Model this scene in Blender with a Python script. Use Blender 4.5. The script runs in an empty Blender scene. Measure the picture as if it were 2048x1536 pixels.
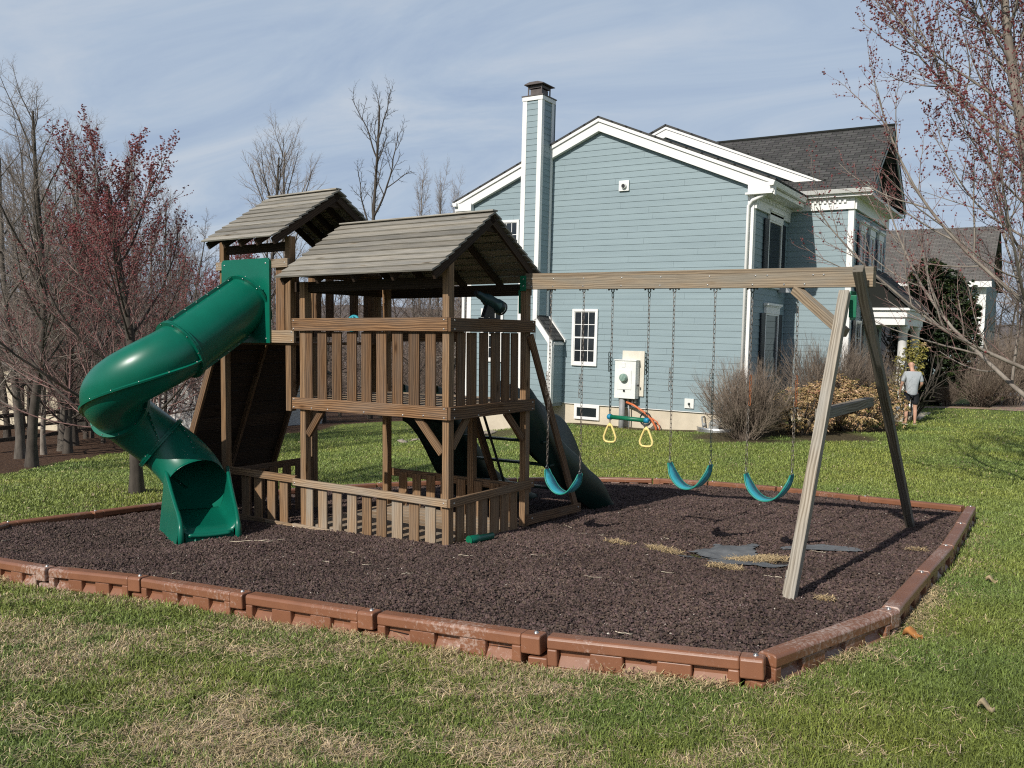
import bpy, bmesh, math, random
import numpy as np
from mathutils import Vector, Matrix, Euler, Quaternion
rnd = random.Random(7)
C = bpy.context.scene.collection
PI = math.pi
V3 = lambda *a: np.array(a, float)

# ------------------------------------------------------------------ measured frames
CAM_H = 2.264
O = V3(-5.515, 7.375, 0.0)                      # ground point under the front corner post of the play tower

def rot_xyz(tx, ty, tz):
    Rx = np.array([[1,0,0],[0,math.cos(tx),-math.sin(tx)],[0,math.sin(tx),math.cos(tx)]])
    Ry = np.array([[math.cos(ty),0,math.sin(ty)],[0,1,0],[-math.sin(ty),0,math.cos(ty)]])
    Rz = np.array([[math.cos(tz),-math.sin(tz),0],[math.sin(tz),math.cos(tz),0],[0,0,1]])
    return Rx @ Ry @ Rz
R = rot_xyz(math.radians(.45), math.radians(-.9), math.radians(-1.29))   # the play set leans a little
def LW(p): return R @ np.asarray(p, float) + O
RM = Matrix([list(map(float, r)) for r in R]).to_4x4()

# ------------------------------------------------------------------ object helpers
def props(o, label=None, cat=None, group=None, kind=None):
    if label: o['label'] = label
    if cat: o['category'] = cat
    if group: o['group'] = group
    if kind: o['kind'] = kind
    return o

def empty(name, loc=(0,0,0), rz=0, label=None, cat=None, group=None, mat=None):
    o = bpy.data.objects.new(name, None); C.objects.link(o)
    o.empty_display_size = .2
    if mat is not None: o.matrix_world = Matrix.Translation(Vector([float(v) for v in loc])) @ mat
    else:
        o.location = [float(v) for v in loc]; o.rotation_euler = (0,0,rz)
    return props(o, label, cat, group)

def mesh_np(name, verts, faces, mats=(), uvs=None, tone=None, smooth=False, matidx=None):
    """verts (n,3); faces: list of index arrays of shape (m,k)"""
    verts = np.asarray(verts, np.float32)
    if isinstance(faces, np.ndarray): faces = [faces]
    faces = [np.asarray(f, np.int32) for f in faces if len(f)]
    loops = np.concatenate([f.ravel() for f in faces])
    tot = np.concatenate([np.full(len(f), f.shape[1], np.int32) for f in faces])
    start = np.concatenate([[0], np.cumsum(tot)[:-1]]).astype(np.int32)
    me = bpy.data.meshes.new(name)
    me.vertices.add(len(verts)); me.vertices.foreach_set('co', verts.ravel())
    me.loops.add(len(loops)); me.loops.foreach_set('vertex_index', loops)
    me.polygons.add(len(tot)); me.polygons.foreach_set('loop_start', start); me.polygons.foreach_set('loop_total', tot)
    if matidx is not None: me.polygons.foreach_set('material_index', np.asarray(matidx, np.int32))
    for m in mats: me.materials.append(m)
    if uvs is not None:
        l = me.uv_layers.new(name='UVMap'); l.data.foreach_set('uv', np.asarray(uvs, np.float32).ravel())
    if tone is not None:
        tone = np.asarray(tone, np.float32)
        if tone.ndim == 1: tone = np.stack([tone, tone, tone], 1)
        a = me.color_attributes.new('tone', 'FLOAT_COLOR', 'POINT')
        a.data.foreach_set('color', np.concatenate([tone, np.ones((len(tone),1), np.float32)], 1).ravel())
    me.update(calc_edges=True)
    me.polygons.foreach_set('use_smooth', np.full(len(tot), smooth))
    me.validate()
    return me

def link(name, me, parent=None):
    o = bpy.data.objects.new(name, me); C.objects.link(o)
    if parent is not None: o.parent = parent
    return o

class MB:
    """collects solids; build() links them as ONE mesh object"""
    def __init__(s, off=(0,0,0)):
        s.v=[]; s.f=[]; s.uv=[]; s.t=[]; s.m=[]; s.off=np.array(off,float); s.mi=0; s.n=0; s.sm=[]
    def add(s, verts, faces, uvs=None, tone=1.0, smooth=False):
        b = s.n
        for q in verts: s.v.append(np.asarray(q,float)-s.off); s.t.append(tone)
        s.n += len(verts)
        for k,f in enumerate(faces):
            s.f.append([i+b for i in f]); s.m.append(s.mi); s.sm.append(smooth)
            s.uv.append(uvs[k] if uvs else [(0,0)]*len(f))
    def slab(s, c, ax, ay, az, tone=None):
        """box of half-axes vectors; grain runs along ax"""
        c,ax,ay,az=[np.asarray(q,float) for q in (c,ax,ay,az)]
        tone = rnd.uniform(.75,1.12) if tone is None else tone
        P=[c+sx*ax+sy*ay+sz*az for sx in(-1,1) for sy in(-1,1) for sz in(-1,1)]
        F=[(0,1,3,2),(4,6,7,5),(0,4,5,1),(2,3,7,6),(0,2,6,4),(1,5,7,3)]
        L=np.linalg.norm(ax)*2; W=np.linalg.norm(ay)*2; T=np.linalg.norm(az)*2
        u0=rnd.uniform(0,40); v0=rnd.uniform(0,40)
        co=[(sx*L+u0, sy*W, sz*T) for sx in(0,1) for sy in(0,1) for sz in(0,1)]
        uv=[]
        for k,f in enumerate(F):
            if k<2: uv.append([(co[i][1]*3+u0, co[i][2]*3+v0) for i in f])
            elif k<4: uv.append([(co[i][0], co[i][2]+v0) for i in f])
            else: uv.append([(co[i][0], co[i][1]+v0+1) for i in f])
        s.add(P,F,uv,tone)
    def box(s, x0,x1,y0,y1,z0,z1, tone=1.0, grain=None):
        c=V3((x0+x1)/2,(y0+y1)/2,(z0+z1)/2); h=[abs(x1-x0)/2,abs(y1-y0)/2,abs(z1-z0)/2]
        A=[V3(h[0],0,0),V3(0,h[1],0),V3(0,0,h[2])]
        g=int(np.argmax(h)) if grain is None else grain
        o=[i for i in range(3) if i!=g]
        if h[o[0]]<h[o[1]]: o=o[::-1]
        s.slab(c,A[g],A[o[0]],A[o[1]],tone)
    def board(s, p0, p1, w, t, wdir, tone=None):
        """board from p0 to p1, width w along wdir, thickness t"""
        p0,p1,wd=[np.asarray(q,float) for q in (p0,p1,wdir)]
        d=p1-p0; L=np.linalg.norm(d); d/=L
        wd=wd-d*(wd@d); wd/=np.linalg.norm(wd); n=np.cross(d,wd)
        s.slab((p0+p1)/2, d*L/2, wd*w/2, n*t/2, tone)
    def prism(s, poly, axis, a0, a1, tone=1.0):
        """poly: list of 2-D points in the plane normal to axis (the other two axes in order)"""
        o=[i for i in range(3) if i!=axis]; n=len(poly); P=[]
        for a in (a0,a1):
            for q in poly:
                v=[0,0,0]; v[axis]=a; v[o[0]]=q[0]; v[o[1]]=q[1]; P.append(v)
        F=[tuple(range(n))[::-1],tuple(range(n,2*n))]+[(i,(i+1)%n,n+(i+1)%n,n+i) for i in range(n)]
        s.add(P,F,None,tone)
    def tube(s, pts, r, sides=8, tone=1.0, smooth=True, cap=True, closed=False):
        pts=np.asarray(pts,float); n=len(pts); r=np.full(n,r) if np.isscalar(r) else np.asarray(r,float)
        T=np.gradient(pts,axis=0) if not closed else np.roll(pts,-1,0)-np.roll(pts,1,0)
        T/=np.linalg.norm(T,axis=1)[:,None]+1e-12
        ref=V3(0,0,1) if abs(T[0][2])<.9 else V3(1,0,0)
        P=[]
        a=np.cross(T[0],ref); a/=np.linalg.norm(a)
        for i in range(n):
            a=a-T[i]*(a@T[i]); a/=np.linalg.norm(a); b=np.cross(T[i],a)
            for k in range(sides):
                th=2*PI*k/sides; P.append(pts[i]+r[i]*(math.cos(th)*a+math.sin(th)*b))
        F=[]
        for i in range(n if closed else n-1):
            j=(i+1)%n
            for k in range(sides):
                F.append((i*sides+k,i*sides+(k+1)%sides,j*sides+(k+1)%sides,j*sides+k))
        s.add(P,F,None,tone,smooth)
        if cap and not closed:
            b=s.n-n*sides
            s.f.append([b+k for k in range(sides)][::-1]); s.m.append(s.mi); s.sm.append(False); s.uv.append([(0,0)]*sides)
            s.f.append([b+(n-1)*sides+k for k in range(sides)]); s.m.append(s.mi); s.sm.append(False); s.uv.append([(0,0)]*sides)
    def cyl(s, p0, p1, r0, r1=None, sides=12, tone=1.0):
        r1=r0 if r1 is None else r1; s.tube([p0,p1],[r0,r1],sides,tone)
    def ball(s, c, r, n=8, sq=(1,1,1), tone=1.0):
        P=[];F=[]; c=np.asarray(c,float)
        for i in range(n+1):
            th=PI*i/n
            for k in range(n*2):
                ph=PI*k/n; P.append(c+r*V3(math.sin(th)*math.cos(ph)*sq[0],math.sin(th)*math.sin(ph)*sq[1],math.cos(th)*sq[2]))
        for i in range(n):
            for k in range(2*n):
                F.append((i*2*n+k,(i+1)*2*n+k,(i+1)*2*n+(k+1)%(2*n),i*2*n+(k+1)%(2*n)))
        s.add(P,F,None,tone,True)
    def bolt(s, c, nrm, r=.011):
        c=np.asarray(c,float); nrm=np.asarray(nrm,float); nrm/=np.linalg.norm(nrm)
        s.tube([c-nrm*.004,c+nrm*.003,c+nrm*.007],[r,r,r*.45],8)
    def build(s, name, mats, parent=None, bevel=0, label=None, sub=None):
        me=bpy.data.meshes.new(name)
        me.from_pydata([tuple(map(float,q)) for q in s.v],[],s.f)
        for m in (mats if isinstance(mats,(list,tuple)) else [mats]): me.materials.append(m)
        me.polygons.foreach_set('material_index',np.array(s.m,np.int32))
        me.polygons.foreach_set('use_smooth',np.array(s.sm,bool))
        l=me.uv_layers.new(name='UVMap')
        l.data.foreach_set('uv',np.array([c for f in s.uv for c in f],np.float32).ravel())
        t=np.array(s.t,np.float32); a=me.color_attributes.new('tone','FLOAT_COLOR','POINT')
        a.data.foreach_set('color',np.stack([t,t,t,np.ones_like(t)],1).ravel())
        me.update()
        o=link(name,me,parent)
        if bevel:
            b=o.modifiers.new('bevel','BEVEL'); b.width=bevel; b.segments=2; b.limit_method='ANGLE'; b.angle_limit=math.radians(40)
        if label: o['label']=label
        return o

def copy_tree(o, parent=None):
    c=o.copy(); C.objects.link(c); c.parent=parent
    for ch in list(o.children): copy_tree(ch,c)
    return c

# ------------------------------------------------------------------ numpy noise
_rs=np.random.RandomState(11); _lat=_rs.rand(256,256)
def vnoise(x,y):
    xi=np.floor(x).astype(int); yi=np.floor(y).astype(int); fx=x-xi; fy=y-yi
    fx=fx*fx*(3-2*fx); fy=fy*fy*(3-2*fy)
    g=lambda a,b:_lat[a%256,b%256]
    return (g(xi,yi)*(1-fx)+g(xi+1,yi)*fx)*(1-fy)+(g(xi,yi+1)*(1-fx)+g(xi+1,yi+1)*fx)*fy
def fbm(x,y,s=1.0,o=4,seed=0):
    x=np.asarray(x,float)*s+seed*17.3; y=np.asarray(y,float)*s+seed*31.7; r=0; a=.5; t=0
    for k in range(o): r=r+a*vnoise(x,y); t+=a; x=x*2.03+5.1; y=y*2.03+1.7; a*=.5
    return r/t

# ------------------------------------------------------------------ materials
def new_mat(name):
    m=bpy.data.materials.new(name); m.use_nodes=True; nt=m.node_tree
    return m,nt,nt.nodes,nt.links,nt.nodes['Principled BSDF']
def N(nodes,t,**kw):
    n=nodes.new(t)
    for k,v in kw.items():
        if k in n.inputs.keys(): n.inputs[k].default_value=v
        else: setattr(n,k,v)
    return n
def rgba(c): return (c[0],c[1],c[2],1)
def ramp(nodes,stops):
    r=nodes.new('ShaderNodeValToRGB'); e=r.color_ramp.elements
    while len(e)<len(stops): e.new(.5)
    for k,(p,c) in enumerate(stops): e[k].position=p; e[k].color=rgba(c)
    return r
def simple(name,c1,c2=None,scale=6,rough=.6,bump=0,bscale=60,spec=.4,tone=False,metal=0,coord='Object',detail=5,stretch=(1,1,1),lo=.35,hi=.65,coat=0):
    m,nt,nd,ln,b=new_mat(name)
    b.inputs['Roughness'].default_value=rough; b.inputs['Specular IOR Level'].default_value=spec; b.inputs['Metallic'].default_value=metal
    b.inputs['Coat Weight'].default_value=coat
    c2=c2 or tuple(v*.8 for v in c1)
    tc=nd.new('ShaderNodeTexCoord'); mp=nd.new('ShaderNodeMapping'); mp.inputs['Scale'].default_value=stretch
    ln.new(tc.outputs[coord],mp.inputs['Vector'])
    n=N(nd,'ShaderNodeTexNoise',Scale=scale,Detail=detail,Roughness=.6); ln.new(mp.outputs[0],n.inputs['Vector'])
    r=ramp(nd,[(lo,c2),(hi,c1)]); ln.new(n.outputs['Fac'],r.inputs[0]); out=r.outputs[0]
    if tone:
        a=nd.new('ShaderNodeVertexColor'); a.layer_name='tone'
        mx=nd.new('ShaderNodeMix'); mx.data_type='RGBA'; mx.blend_type='MULTIPLY'; mx.inputs[0].default_value=1
        ln.new(out,mx.inputs[6]); ln.new(a.outputs[0],mx.inputs[7]); out=mx.outputs[2]
    ln.new(out,b.inputs['Base Color'])
    if bump:
        n2=N(nd,'ShaderNodeTexNoise',Scale=bscale,Detail=4); ln.new(mp.outputs[0],n2.inputs['Vector'])
        bp=N(nd,'ShaderNodeBump',Strength=bump,Distance=.01); ln.new(n2.outputs['Fac'],bp.inputs['Height']); ln.new(bp.outputs[0],b.inputs['Normal'])
    return m

def wood(name,light,mid,dark,rough=.85,grey=None,grey_amt=0,bump=.35):
    """weathered softwood: long grain streaks, cathedral rings, knots, checks; UV u runs along the board in metres"""
    m,nt,nd,ln,b=new_mat(name); b.inputs['Roughness'].default_value=rough; b.inputs['Specular IOR Level'].default_value=.15
    uv=nd.new('ShaderNodeUVMap'); uv.uv_map='UVMap'
    def mapped(sx,sy):
        mp=nd.new('ShaderNodeMapping'); mp.inputs['Scale'].default_value=(sx,sy,1); ln.new(uv.outputs[0],mp.inputs['Vector']); return mp.outputs[0]
    warp=N(nd,'ShaderNodeTexNoise',Scale=1.0,Detail=2); ln.new(mapped(1.6,5),warp.inputs['Vector'])
    sc=N(nd,'ShaderNodeVectorMath',operation='SCALE'); sc.inputs['Scale'].default_value=.9; ln.new(warp.outputs['Color'],sc.inputs[0])
    ad=N(nd,'ShaderNodeVectorMath',operation='ADD'); ln.new(mapped(.35,16),ad.inputs[0]); ln.new(sc.outputs[0],ad.inputs[1])
    wv=N(nd,'ShaderNodeTexWave',Scale=.8,Distortion=6.0,Detail=3); wv.bands_direction='Y'; wv.inputs['Detail Scale'].default_value=1.2
    ln.new(ad.outputs[0],wv.inputs['Vector'])
    fine=N(nd,'ShaderNodeTexNoise',Scale=1.0,Detail=5,Roughness=.7); ln.new(mapped(3,130),fine.inputs['Vector'])
    mx=N(nd,'ShaderNodeMath',operation='MULTIPLY_ADD'); mx.inputs[1].default_value=.33; ln.new(wv.outputs['Fac'],mx.inputs[0])
    f2=N(nd,'ShaderNodeMath',operation='MULTIPLY'); f2.inputs[1].default_value=.78; ln.new(fine.outputs['Fac'],f2.inputs[0]); ln.new(f2.outputs[0],mx.inputs[2])
    r=ramp(nd,[(.2,dark),(.48,mid),(.78,light)]); ln.new(mx.outputs[0],r.inputs[0])
    # blotchy weathering towards grey
    bl=N(nd,'ShaderNodeTexNoise',Scale=1.0,Detail=3); ln.new(mapped(1.3,7),bl.inputs['Vector'])
    br=ramp(nd,[(.38,(0,0,0)),(.68,(1,1,1))]); ln.new(bl.outputs['Fac'],br.inputs[0])
    gm=N(nd,'ShaderNodeMath',operation='MULTIPLY'); gm.inputs[1].default_value=grey_amt; ln.new(br.outputs[0],gm.inputs[0])
    m1=nd.new('ShaderNodeMix'); m1.data_type='RGBA'; ln.new(gm.outputs[0],m1.inputs[0]); ln.new(r.outputs[0],m1.inputs[6])
    g=grey or (.2,.19,.17)
    gr=ramp(nd,[(.3,tuple(v*.5 for v in g)),(.7,g)]); ln.new(fine.outputs['Fac'],gr.inputs[0]); ln.new(gr.outputs[0],m1.inputs[7])
    # dark knots
    vo=N(nd,'ShaderNodeTexVoronoi',Scale=1.0); ln.new(mapped(1.7,5),vo.inputs['Vector'])
    kr=ramp(nd,[(.05,(.22,.17,.12)),(.10,(.8,.72,.62)),(.16,(1,1,1))]); ln.new(vo.outputs['Distance'],kr.inputs[0])
    m2=nd.new('ShaderNodeMix'); m2.data_type='RGBA'; m2.blend_type='MULTIPLY'; m2.inputs[0].default_value=.8
    ln.new(m1.outputs[2],m2.inputs[6]); ln.new(kr.outputs[0],m2.inputs[7])
    a=nd.new('ShaderNodeVertexColor'); a.layer_name='tone'
    m3=nd.new('ShaderNodeMix'); m3.data_type='RGBA'; m3.blend_type='MULTIPLY'; m3.inputs[0].default_value=1
    ln.new(m2.outputs[2],m3.inputs[6]); ln.new(a.outputs[0],m3.inputs[7]); ln.new(m3.outputs[2],b.inputs['Base Color'])
    bp=N(nd,'ShaderNodeBump',Strength=bump,Distance=.004); ln.new(mx.outputs[0],bp.inputs['Height']); ln.new(bp.outputs[0],b.inputs['Normal'])
    return m

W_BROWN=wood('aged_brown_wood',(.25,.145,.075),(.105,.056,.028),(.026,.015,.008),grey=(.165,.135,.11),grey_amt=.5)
W_DARK =wood('stain_and_shade_wood',(.075,.05,.034),(.042,.027,.018),(.016,.011,.008),grey=(.05,.042,.035),grey_amt=.5)  # stain darkened further: shade under roofs and climbing wall put into the colour
W_POST =wood('post_wood',(.35,.215,.115),(.185,.108,.056),(.055,.032,.018),grey=(.24,.205,.165),grey_amt=.42)
W_PALE =wood('pale_weathered_wood',(.43,.31,.20),(.26,.175,.105),(.10,.062,.036),grey=(.36,.33,.28),grey_amt=.75)
W_BEAM =wood('beam_wood',(.37,.29,.20),(.235,.178,.12),(.085,.062,.042),grey=(.29,.265,.22),grey_amt=.85)
W_LEG  =wood('grey_leg_wood',(.36,.32,.26),(.22,.185,.14),(.08,.062,.045),grey=(.36,.345,.31),grey_amt=.8,bump=.6)
W_ROOF =wood('grey_roof_wood',(.46,.43,.375),(.235,.213,.175),(.055,.05,.042),grey=(.27,.265,.245),grey_amt=.8,bump=.6)
GALV=simple('galvanised_metal',(.62,.62,.6),(.4,.4,.39),scale=40,rough=.4,metal=.9)
CHAIN=simple('worn_chain_steel',(.34,.30,.26),(.10,.075,.06),scale=30,rough=.5,metal=.7)
RUST=simple('rusty_chain_steel',(.42,.13,.035),(.16,.055,.025),scale=30,rough=.9)
DARKCH=simple('dark_coated_chain',(.035,.05,.045),(.015,.022,.02),scale=20,rough=.45)
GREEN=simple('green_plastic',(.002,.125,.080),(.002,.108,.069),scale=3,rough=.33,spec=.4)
GREEN_D=simple('shaded_green_plastic',(.003,.025,.019),(.002,.017,.013),scale=4,rough=.45,spec=.3)  # green darkened so the unlit side of the wave slides reads near black
SCOPE=simple('dark_blue_green_plastic',(.012,.04,.038),(.008,.026,.026),scale=6,rough=.35)
GREEN_B=simple('green_bracket_paint',(.006,.17,.085),(.004,.12,.06),scale=20,rough=.45)
TEAL=simple('faded_teal_rubber',(.045,.33,.40),(.03,.26,.33),scale=12,rough=.45,bump=.05)
TEAL_E=simple('green_rubber_edge',(.03,.27,.21),(.02,.2,.155),scale=12,rough=.45)
YELLOW=simple('yellow_plastic',(.80,.66,.26),(.72,.57,.2),scale=14,rough=.5)
BLUECAP=simple('blue_cap_plastic',(.02,.25,.42),(.015,.2,.33),scale=14,rough=.4)
WHITE=simple('white_trim_paint',(.80,.80,.78),(.74,.74,.72),scale=1.5,rough=.5)
WHITE2=simple('white_enamel',(.78,.79,.77),(.7,.71,.68),scale=4,rough=.4)
SIDING=simple('blue_grey_siding_paint',(.243,.318,.345),(.215,.285,.312),scale=1.1,rough=.6,tone=True,bump=.06,bscale=25,stretch=(.4,.4,6))
CONC=simple('pale_foundation_concrete',(.62,.55,.43),(.50,.44,.345),scale=2.2,rough=.9,bump=.15,bscale=14,lo=.3,hi=.7)
GLASSM=simple('dark_window_glass',(.02,.026,.03),(.012,.016,.02),scale=.6,rough=.05,spec=.7)
SHUT=simple('dark_shutter_paint',(.012,.016,.024),(.008,.011,.017),scale=5,rough=.5)
GREYP=simple('grey_conduit',(.30,.31,.31),(.24,.25,.25),scale=9,rough=.5)
ORANGE=simple('orange_conduit',(.62,.17,.06),(.5,.13,.05),scale=9,rough=.5)
BLACKM=simple('black_plastic',(.018,.018,.02),(.012,.012,.013),scale=9,rough=.45)
BARKG=simple('grey_bark',(.155,.135,.112),(.065,.055,.046),scale=9,rough=.95,bump=.6,bscale=22,stretch=(1,1,.3),lo=.3,hi=.7)
BARKD=simple('dark_bark',(.10,.085,.07),(.04,.033,.027),scale=9,rough=.95,bump=.5,bscale=22,stretch=(1,1,.3),lo=.3,hi=.7)
BARKL=simple('pale_maple_bark',(.30,.265,.225),(.14,.115,.095),scale=7,rough=.9,bump=.3,bscale=22,stretch=(1,1,.4),lo=.3,hi=.7)
TWIG_G=simple('grey_twigs',(.32,.275,.235),(.19,.155,.13),scale=3,rough=.9)
TWIG_B=simple('brown_twigs',(.25,.19,.155),(.13,.095,.078),scale=3,rough=.9)
TWIG_R=simple('reddish_twigs',(.30,.185,.165),(.16,.09,.082),scale=3,rough=.85)
TWIG_T=simple('tan_bush_twigs',(.27,.215,.168),(.12,.09,.07),scale=3,rough=.9,tone=True)
BUD=simple('crimson_buds',(.25,.068,.068),(.14,.034,.038),scale=6,rough=.7)
LEAFV=simple('leaf_by_tone',(1,1,1),(.85,.85,.85),scale=8,rough=.5,tone=True,spec=.4)
PLAST_B=None
def border_mat():
    """brown moulded plastic, bleached and scuffed pale in blotches of its own shape"""
    m,nt,nd,ln,b=new_mat('brown_border_plastic'); b.inputs['Roughness'].default_value=.42
    tc=nd.new('ShaderNodeTexCoord')
    n=N(nd,'ShaderNodeTexNoise',Scale=3,Detail=6,Roughness=.6); ln.new(tc.outputs['Object'],n.inputs['Vector'])
    r=ramp(nd,[(.3,(.185,.078,.042)),(.7,(.258,.112,.060))]); ln.new(n.outputs['Fac'],r.inputs[0])
    n2=N(nd,'ShaderNodeTexNoise',Scale=38,Detail=7,Roughness=.75); ln.new(tc.outputs['Object'],n2.inputs['Vector'])
    ge=nd.new('ShaderNodeNewGeometry')
    n3=N(nd,'ShaderNodeTexNoise',Scale=1.1,Detail=2); ln.new(ge.outputs['Position'],n3.inputs['Vector'])
    ad=N(nd,'ShaderNodeMath',operation='ADD'); ln.new(n2.outputs['Fac'],ad.inputs[0]); ln.new(n3.outputs['Fac'],ad.inputs[1])
    r2=ramp(nd,[(.555,(0,0,0)),(.66,(1,1,1))]); 
    hf=N(nd,'ShaderNodeMath',operation='MULTIPLY'); hf.inputs[1].default_value=.5; ln.new(ad.outputs[0],hf.inputs[0]); ln.new(hf.outputs[0],r2.inputs[0])
    mx=nd.new('ShaderNodeMix'); mx.data_type='RGBA'; ln.new(r2.outputs[0],mx.inputs[0]); ln.new(r.outputs[0],mx.inputs[6]); mx.inputs[7].default_value=(.46,.36,.31,1)
    ln.new(mx.outputs[2],b.inputs['Base Color'])
    bp=N(nd,'ShaderNodeBump',Strength=.12,Distance=.004); ln.new(n2.outputs['Fac'],bp.inputs['Height']); ln.new(bp.outputs[0],b.inputs['Normal'])
    return m
BORDER=border_mat()

def shingle_mat(name,c1,c2,c3):
    m,nt,nd,ln,b=new_mat(name); b.inputs['Roughness'].default_value=.95; b.inputs['Specular IOR Level'].default_value=.1
    uv=nd.new('ShaderNodeUVMap'); uv.uv_map='UVMap'
    br=N(nd,'ShaderNodeTexBrick',Scale=1.0); br.inputs['Color1'].default_value=rgba(c1); br.inputs['Color2'].default_value=rgba(c2); br.inputs['Mortar'].default_value=rgba(c3)
    br.inputs['Brick Width'].default_value=.31; br.inputs['Row Height'].default_value=.145; br.inputs['Mortar Size'].default_value=.012; br.inputs['Mortar Smooth'].default_value=.3; br.inputs['Bias'].default_value=-.1
    ln.new(uv.outputs[0],br.inputs['Vector'])
    n=N(nd,'ShaderNodeTexNoise',Scale=60,Detail=3); ln.new(uv.outputs[0],n.inputs['Vector'])
    mx=nd.new('ShaderNodeMix'); mx.data_type='RGBA'; mx.blend_type='OVERLAY'; mx.inputs[0].default_value=.5
    ln.new(br.outputs['Color'],mx.inputs[6]); ln.new(n.outputs['Color'],mx.inputs[7]); ln.new(mx.outputs[2],b.inputs['Base Color'])
    bp=N(nd,'ShaderNodeBump',Strength=.5,Distance=.01); bp.invert=True; ln.new(br.outputs['Fac'],bp.inputs['Height']); ln.new(bp.outputs[0],b.inputs['Normal'])
    return m
SHINGLE=shingle_mat('charcoal_shingles',(.085,.084,.082),(.05,.05,.05),(.022,.022,.022))
SHINGLE2=shingle_mat('brown_grey_shingles',(.15,.14,.13),(.10,.095,.09),(.05,.048,.045))

# ------------------------------------------------------------------ terrain
def mplane(x,y): return .065*(np.asarray(x,float)-O[0]) - .043*(np.asarray(y,float)-O[1])
BED=[(-9.95,4.5),(-8.75,4.2),(-7.58,4.24),(-6.49,4.42),(-5.27,4.47),(-4.02,4.54),(-2.74,4.64),(-1.43,4.88),
     (-1.0,6.42),(-.99,7.9),(-.97,9.41),(-1.01,11.1),(-1.06,12.85),(-2.46,13.41),(-3.86,14.1),(-5.14,14.48),(-6.19,14.52),
     (-7.3,14.2),(-8.4,13.45),(-9.3,12.5),(-10.05,11.45),(-10.6,10.3),(-10.88,9.1),(-10.9,7.87),(-10.85,6.7),(-10.82,5.55)]
def inpoly(x,y,poly=BED):
    x=np.asarray(x,float); y=np.asarray(y,float); c=np.zeros(x.shape,bool); n=len(poly)
    for i in range(n):
        x0,y0=poly[i]; x1,y1=poly[(i+1)%n]
        k=((y0>y)!=(y1>y))&(x<(x1-x0)*(y-y0)/((y1-y0) if y1!=y0 else 1e-9)+x0); c^=k
    return c
def polydist(x,y,poly=BED):
    x=np.asarray(x,float); y=np.asarray(y,float); d=np.full(x.shape,1e9); n=len(poly)
    for i in range(n):
        a=np.array(poly[i]); b=np.array(poly[(i+1)%n]); e=b-a; t=np.clip(((x-a[0])*e[0]+(y-a[1])*e[1])/(e@e),0,1)
        d=np.minimum(d,np.hypot(x-a[0]-t*e[0],y-a[1]-t*e[1]))
    return d
cp=[]
for gx in np.arange(-12,0.1,2.0):
    for gy in np.arange(2,14.1,2.0): cp.append((gx,gy,float(mplane(gx,gy))-.09))
for gx in (-4,-2,0,2,4):
    for gy in (-8,-4,0): cp.append((gx,gy,float(mplane(gx,gy))*.93-.06))
cp+=[(-12.5,8.5,-.38),(-18,9.1,-.78),(-20.9,13.4,-1.05),(-21.3,19.4,-1.18),(-22.8,24,-1.25),(-16.2,21.8,-.93),(-16.2,22.8,-.95),(-12.6,22.2,-.31),(-12.6,23,-.31),
     (-10,22.4,-.29),(-7.2,22.4,-.13),(-5.4,26,-.02),(-3.9,26.8,.02),(-4,31,.12),(-3.8,34,.12),(0,20,.02),(0,26,.05),(0,34,.15),(6,14,.5),(6,24,.4),(8,5,.85),(12,14,.8),(10,34,.5),
     (-28,10,-1.35),(-30,24,-1.9),(-28,34,-2.0),(-14,36,-.9),(-45,24,-1.9),(-45,40,-3.0),(-30,50,-3.0),(-60,60,-4.5),(-10,60,0),(20,60,.6),(60,60,2),(60,0,3),(-60,0,-2.2),(-60,-40,-1),(0,-40,2),(60,-40,4),(0,90,0),(-60,90,-5),(60,90,2)]
cp=np.array(cp); _n=len(cp)
def _U(r2): return .5*r2*np.log(r2+1e-9)
_K=_U(((cp[:,None,:2]-cp[None,:,:2])**2).sum(-1))+np.eye(_n)*.6
_P=np.c_[np.ones(_n),cp[:,:2]]
_A=np.block([[_K,_P],[_P.T,np.zeros((3,3))]]); _W=np.linalg.solve(_A,np.r_[cp[:,2],0,0,0])
def G(x,y):
    x=np.clip(np.asarray(x,float),-62,62); y=np.clip(np.asarray(y,float),-40,92); sh=x.shape; x=x.ravel(); y=y.ravel()
    out=np.empty(len(x))
    for s in range(0,len(x),20000):
        xs,ys=x[s:s+20000],y[s:s+20000]
        out[s:s+20000]=_U((xs[:,None]-cp[None,:,0])**2+(ys[:,None]-cp[None,:,1])**2)@_W[:_n]+_W[_n]+_W[_n+1]*xs+_W[_n+2]*ys
    return out.reshape(sh) if sh else float(out[0])

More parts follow.
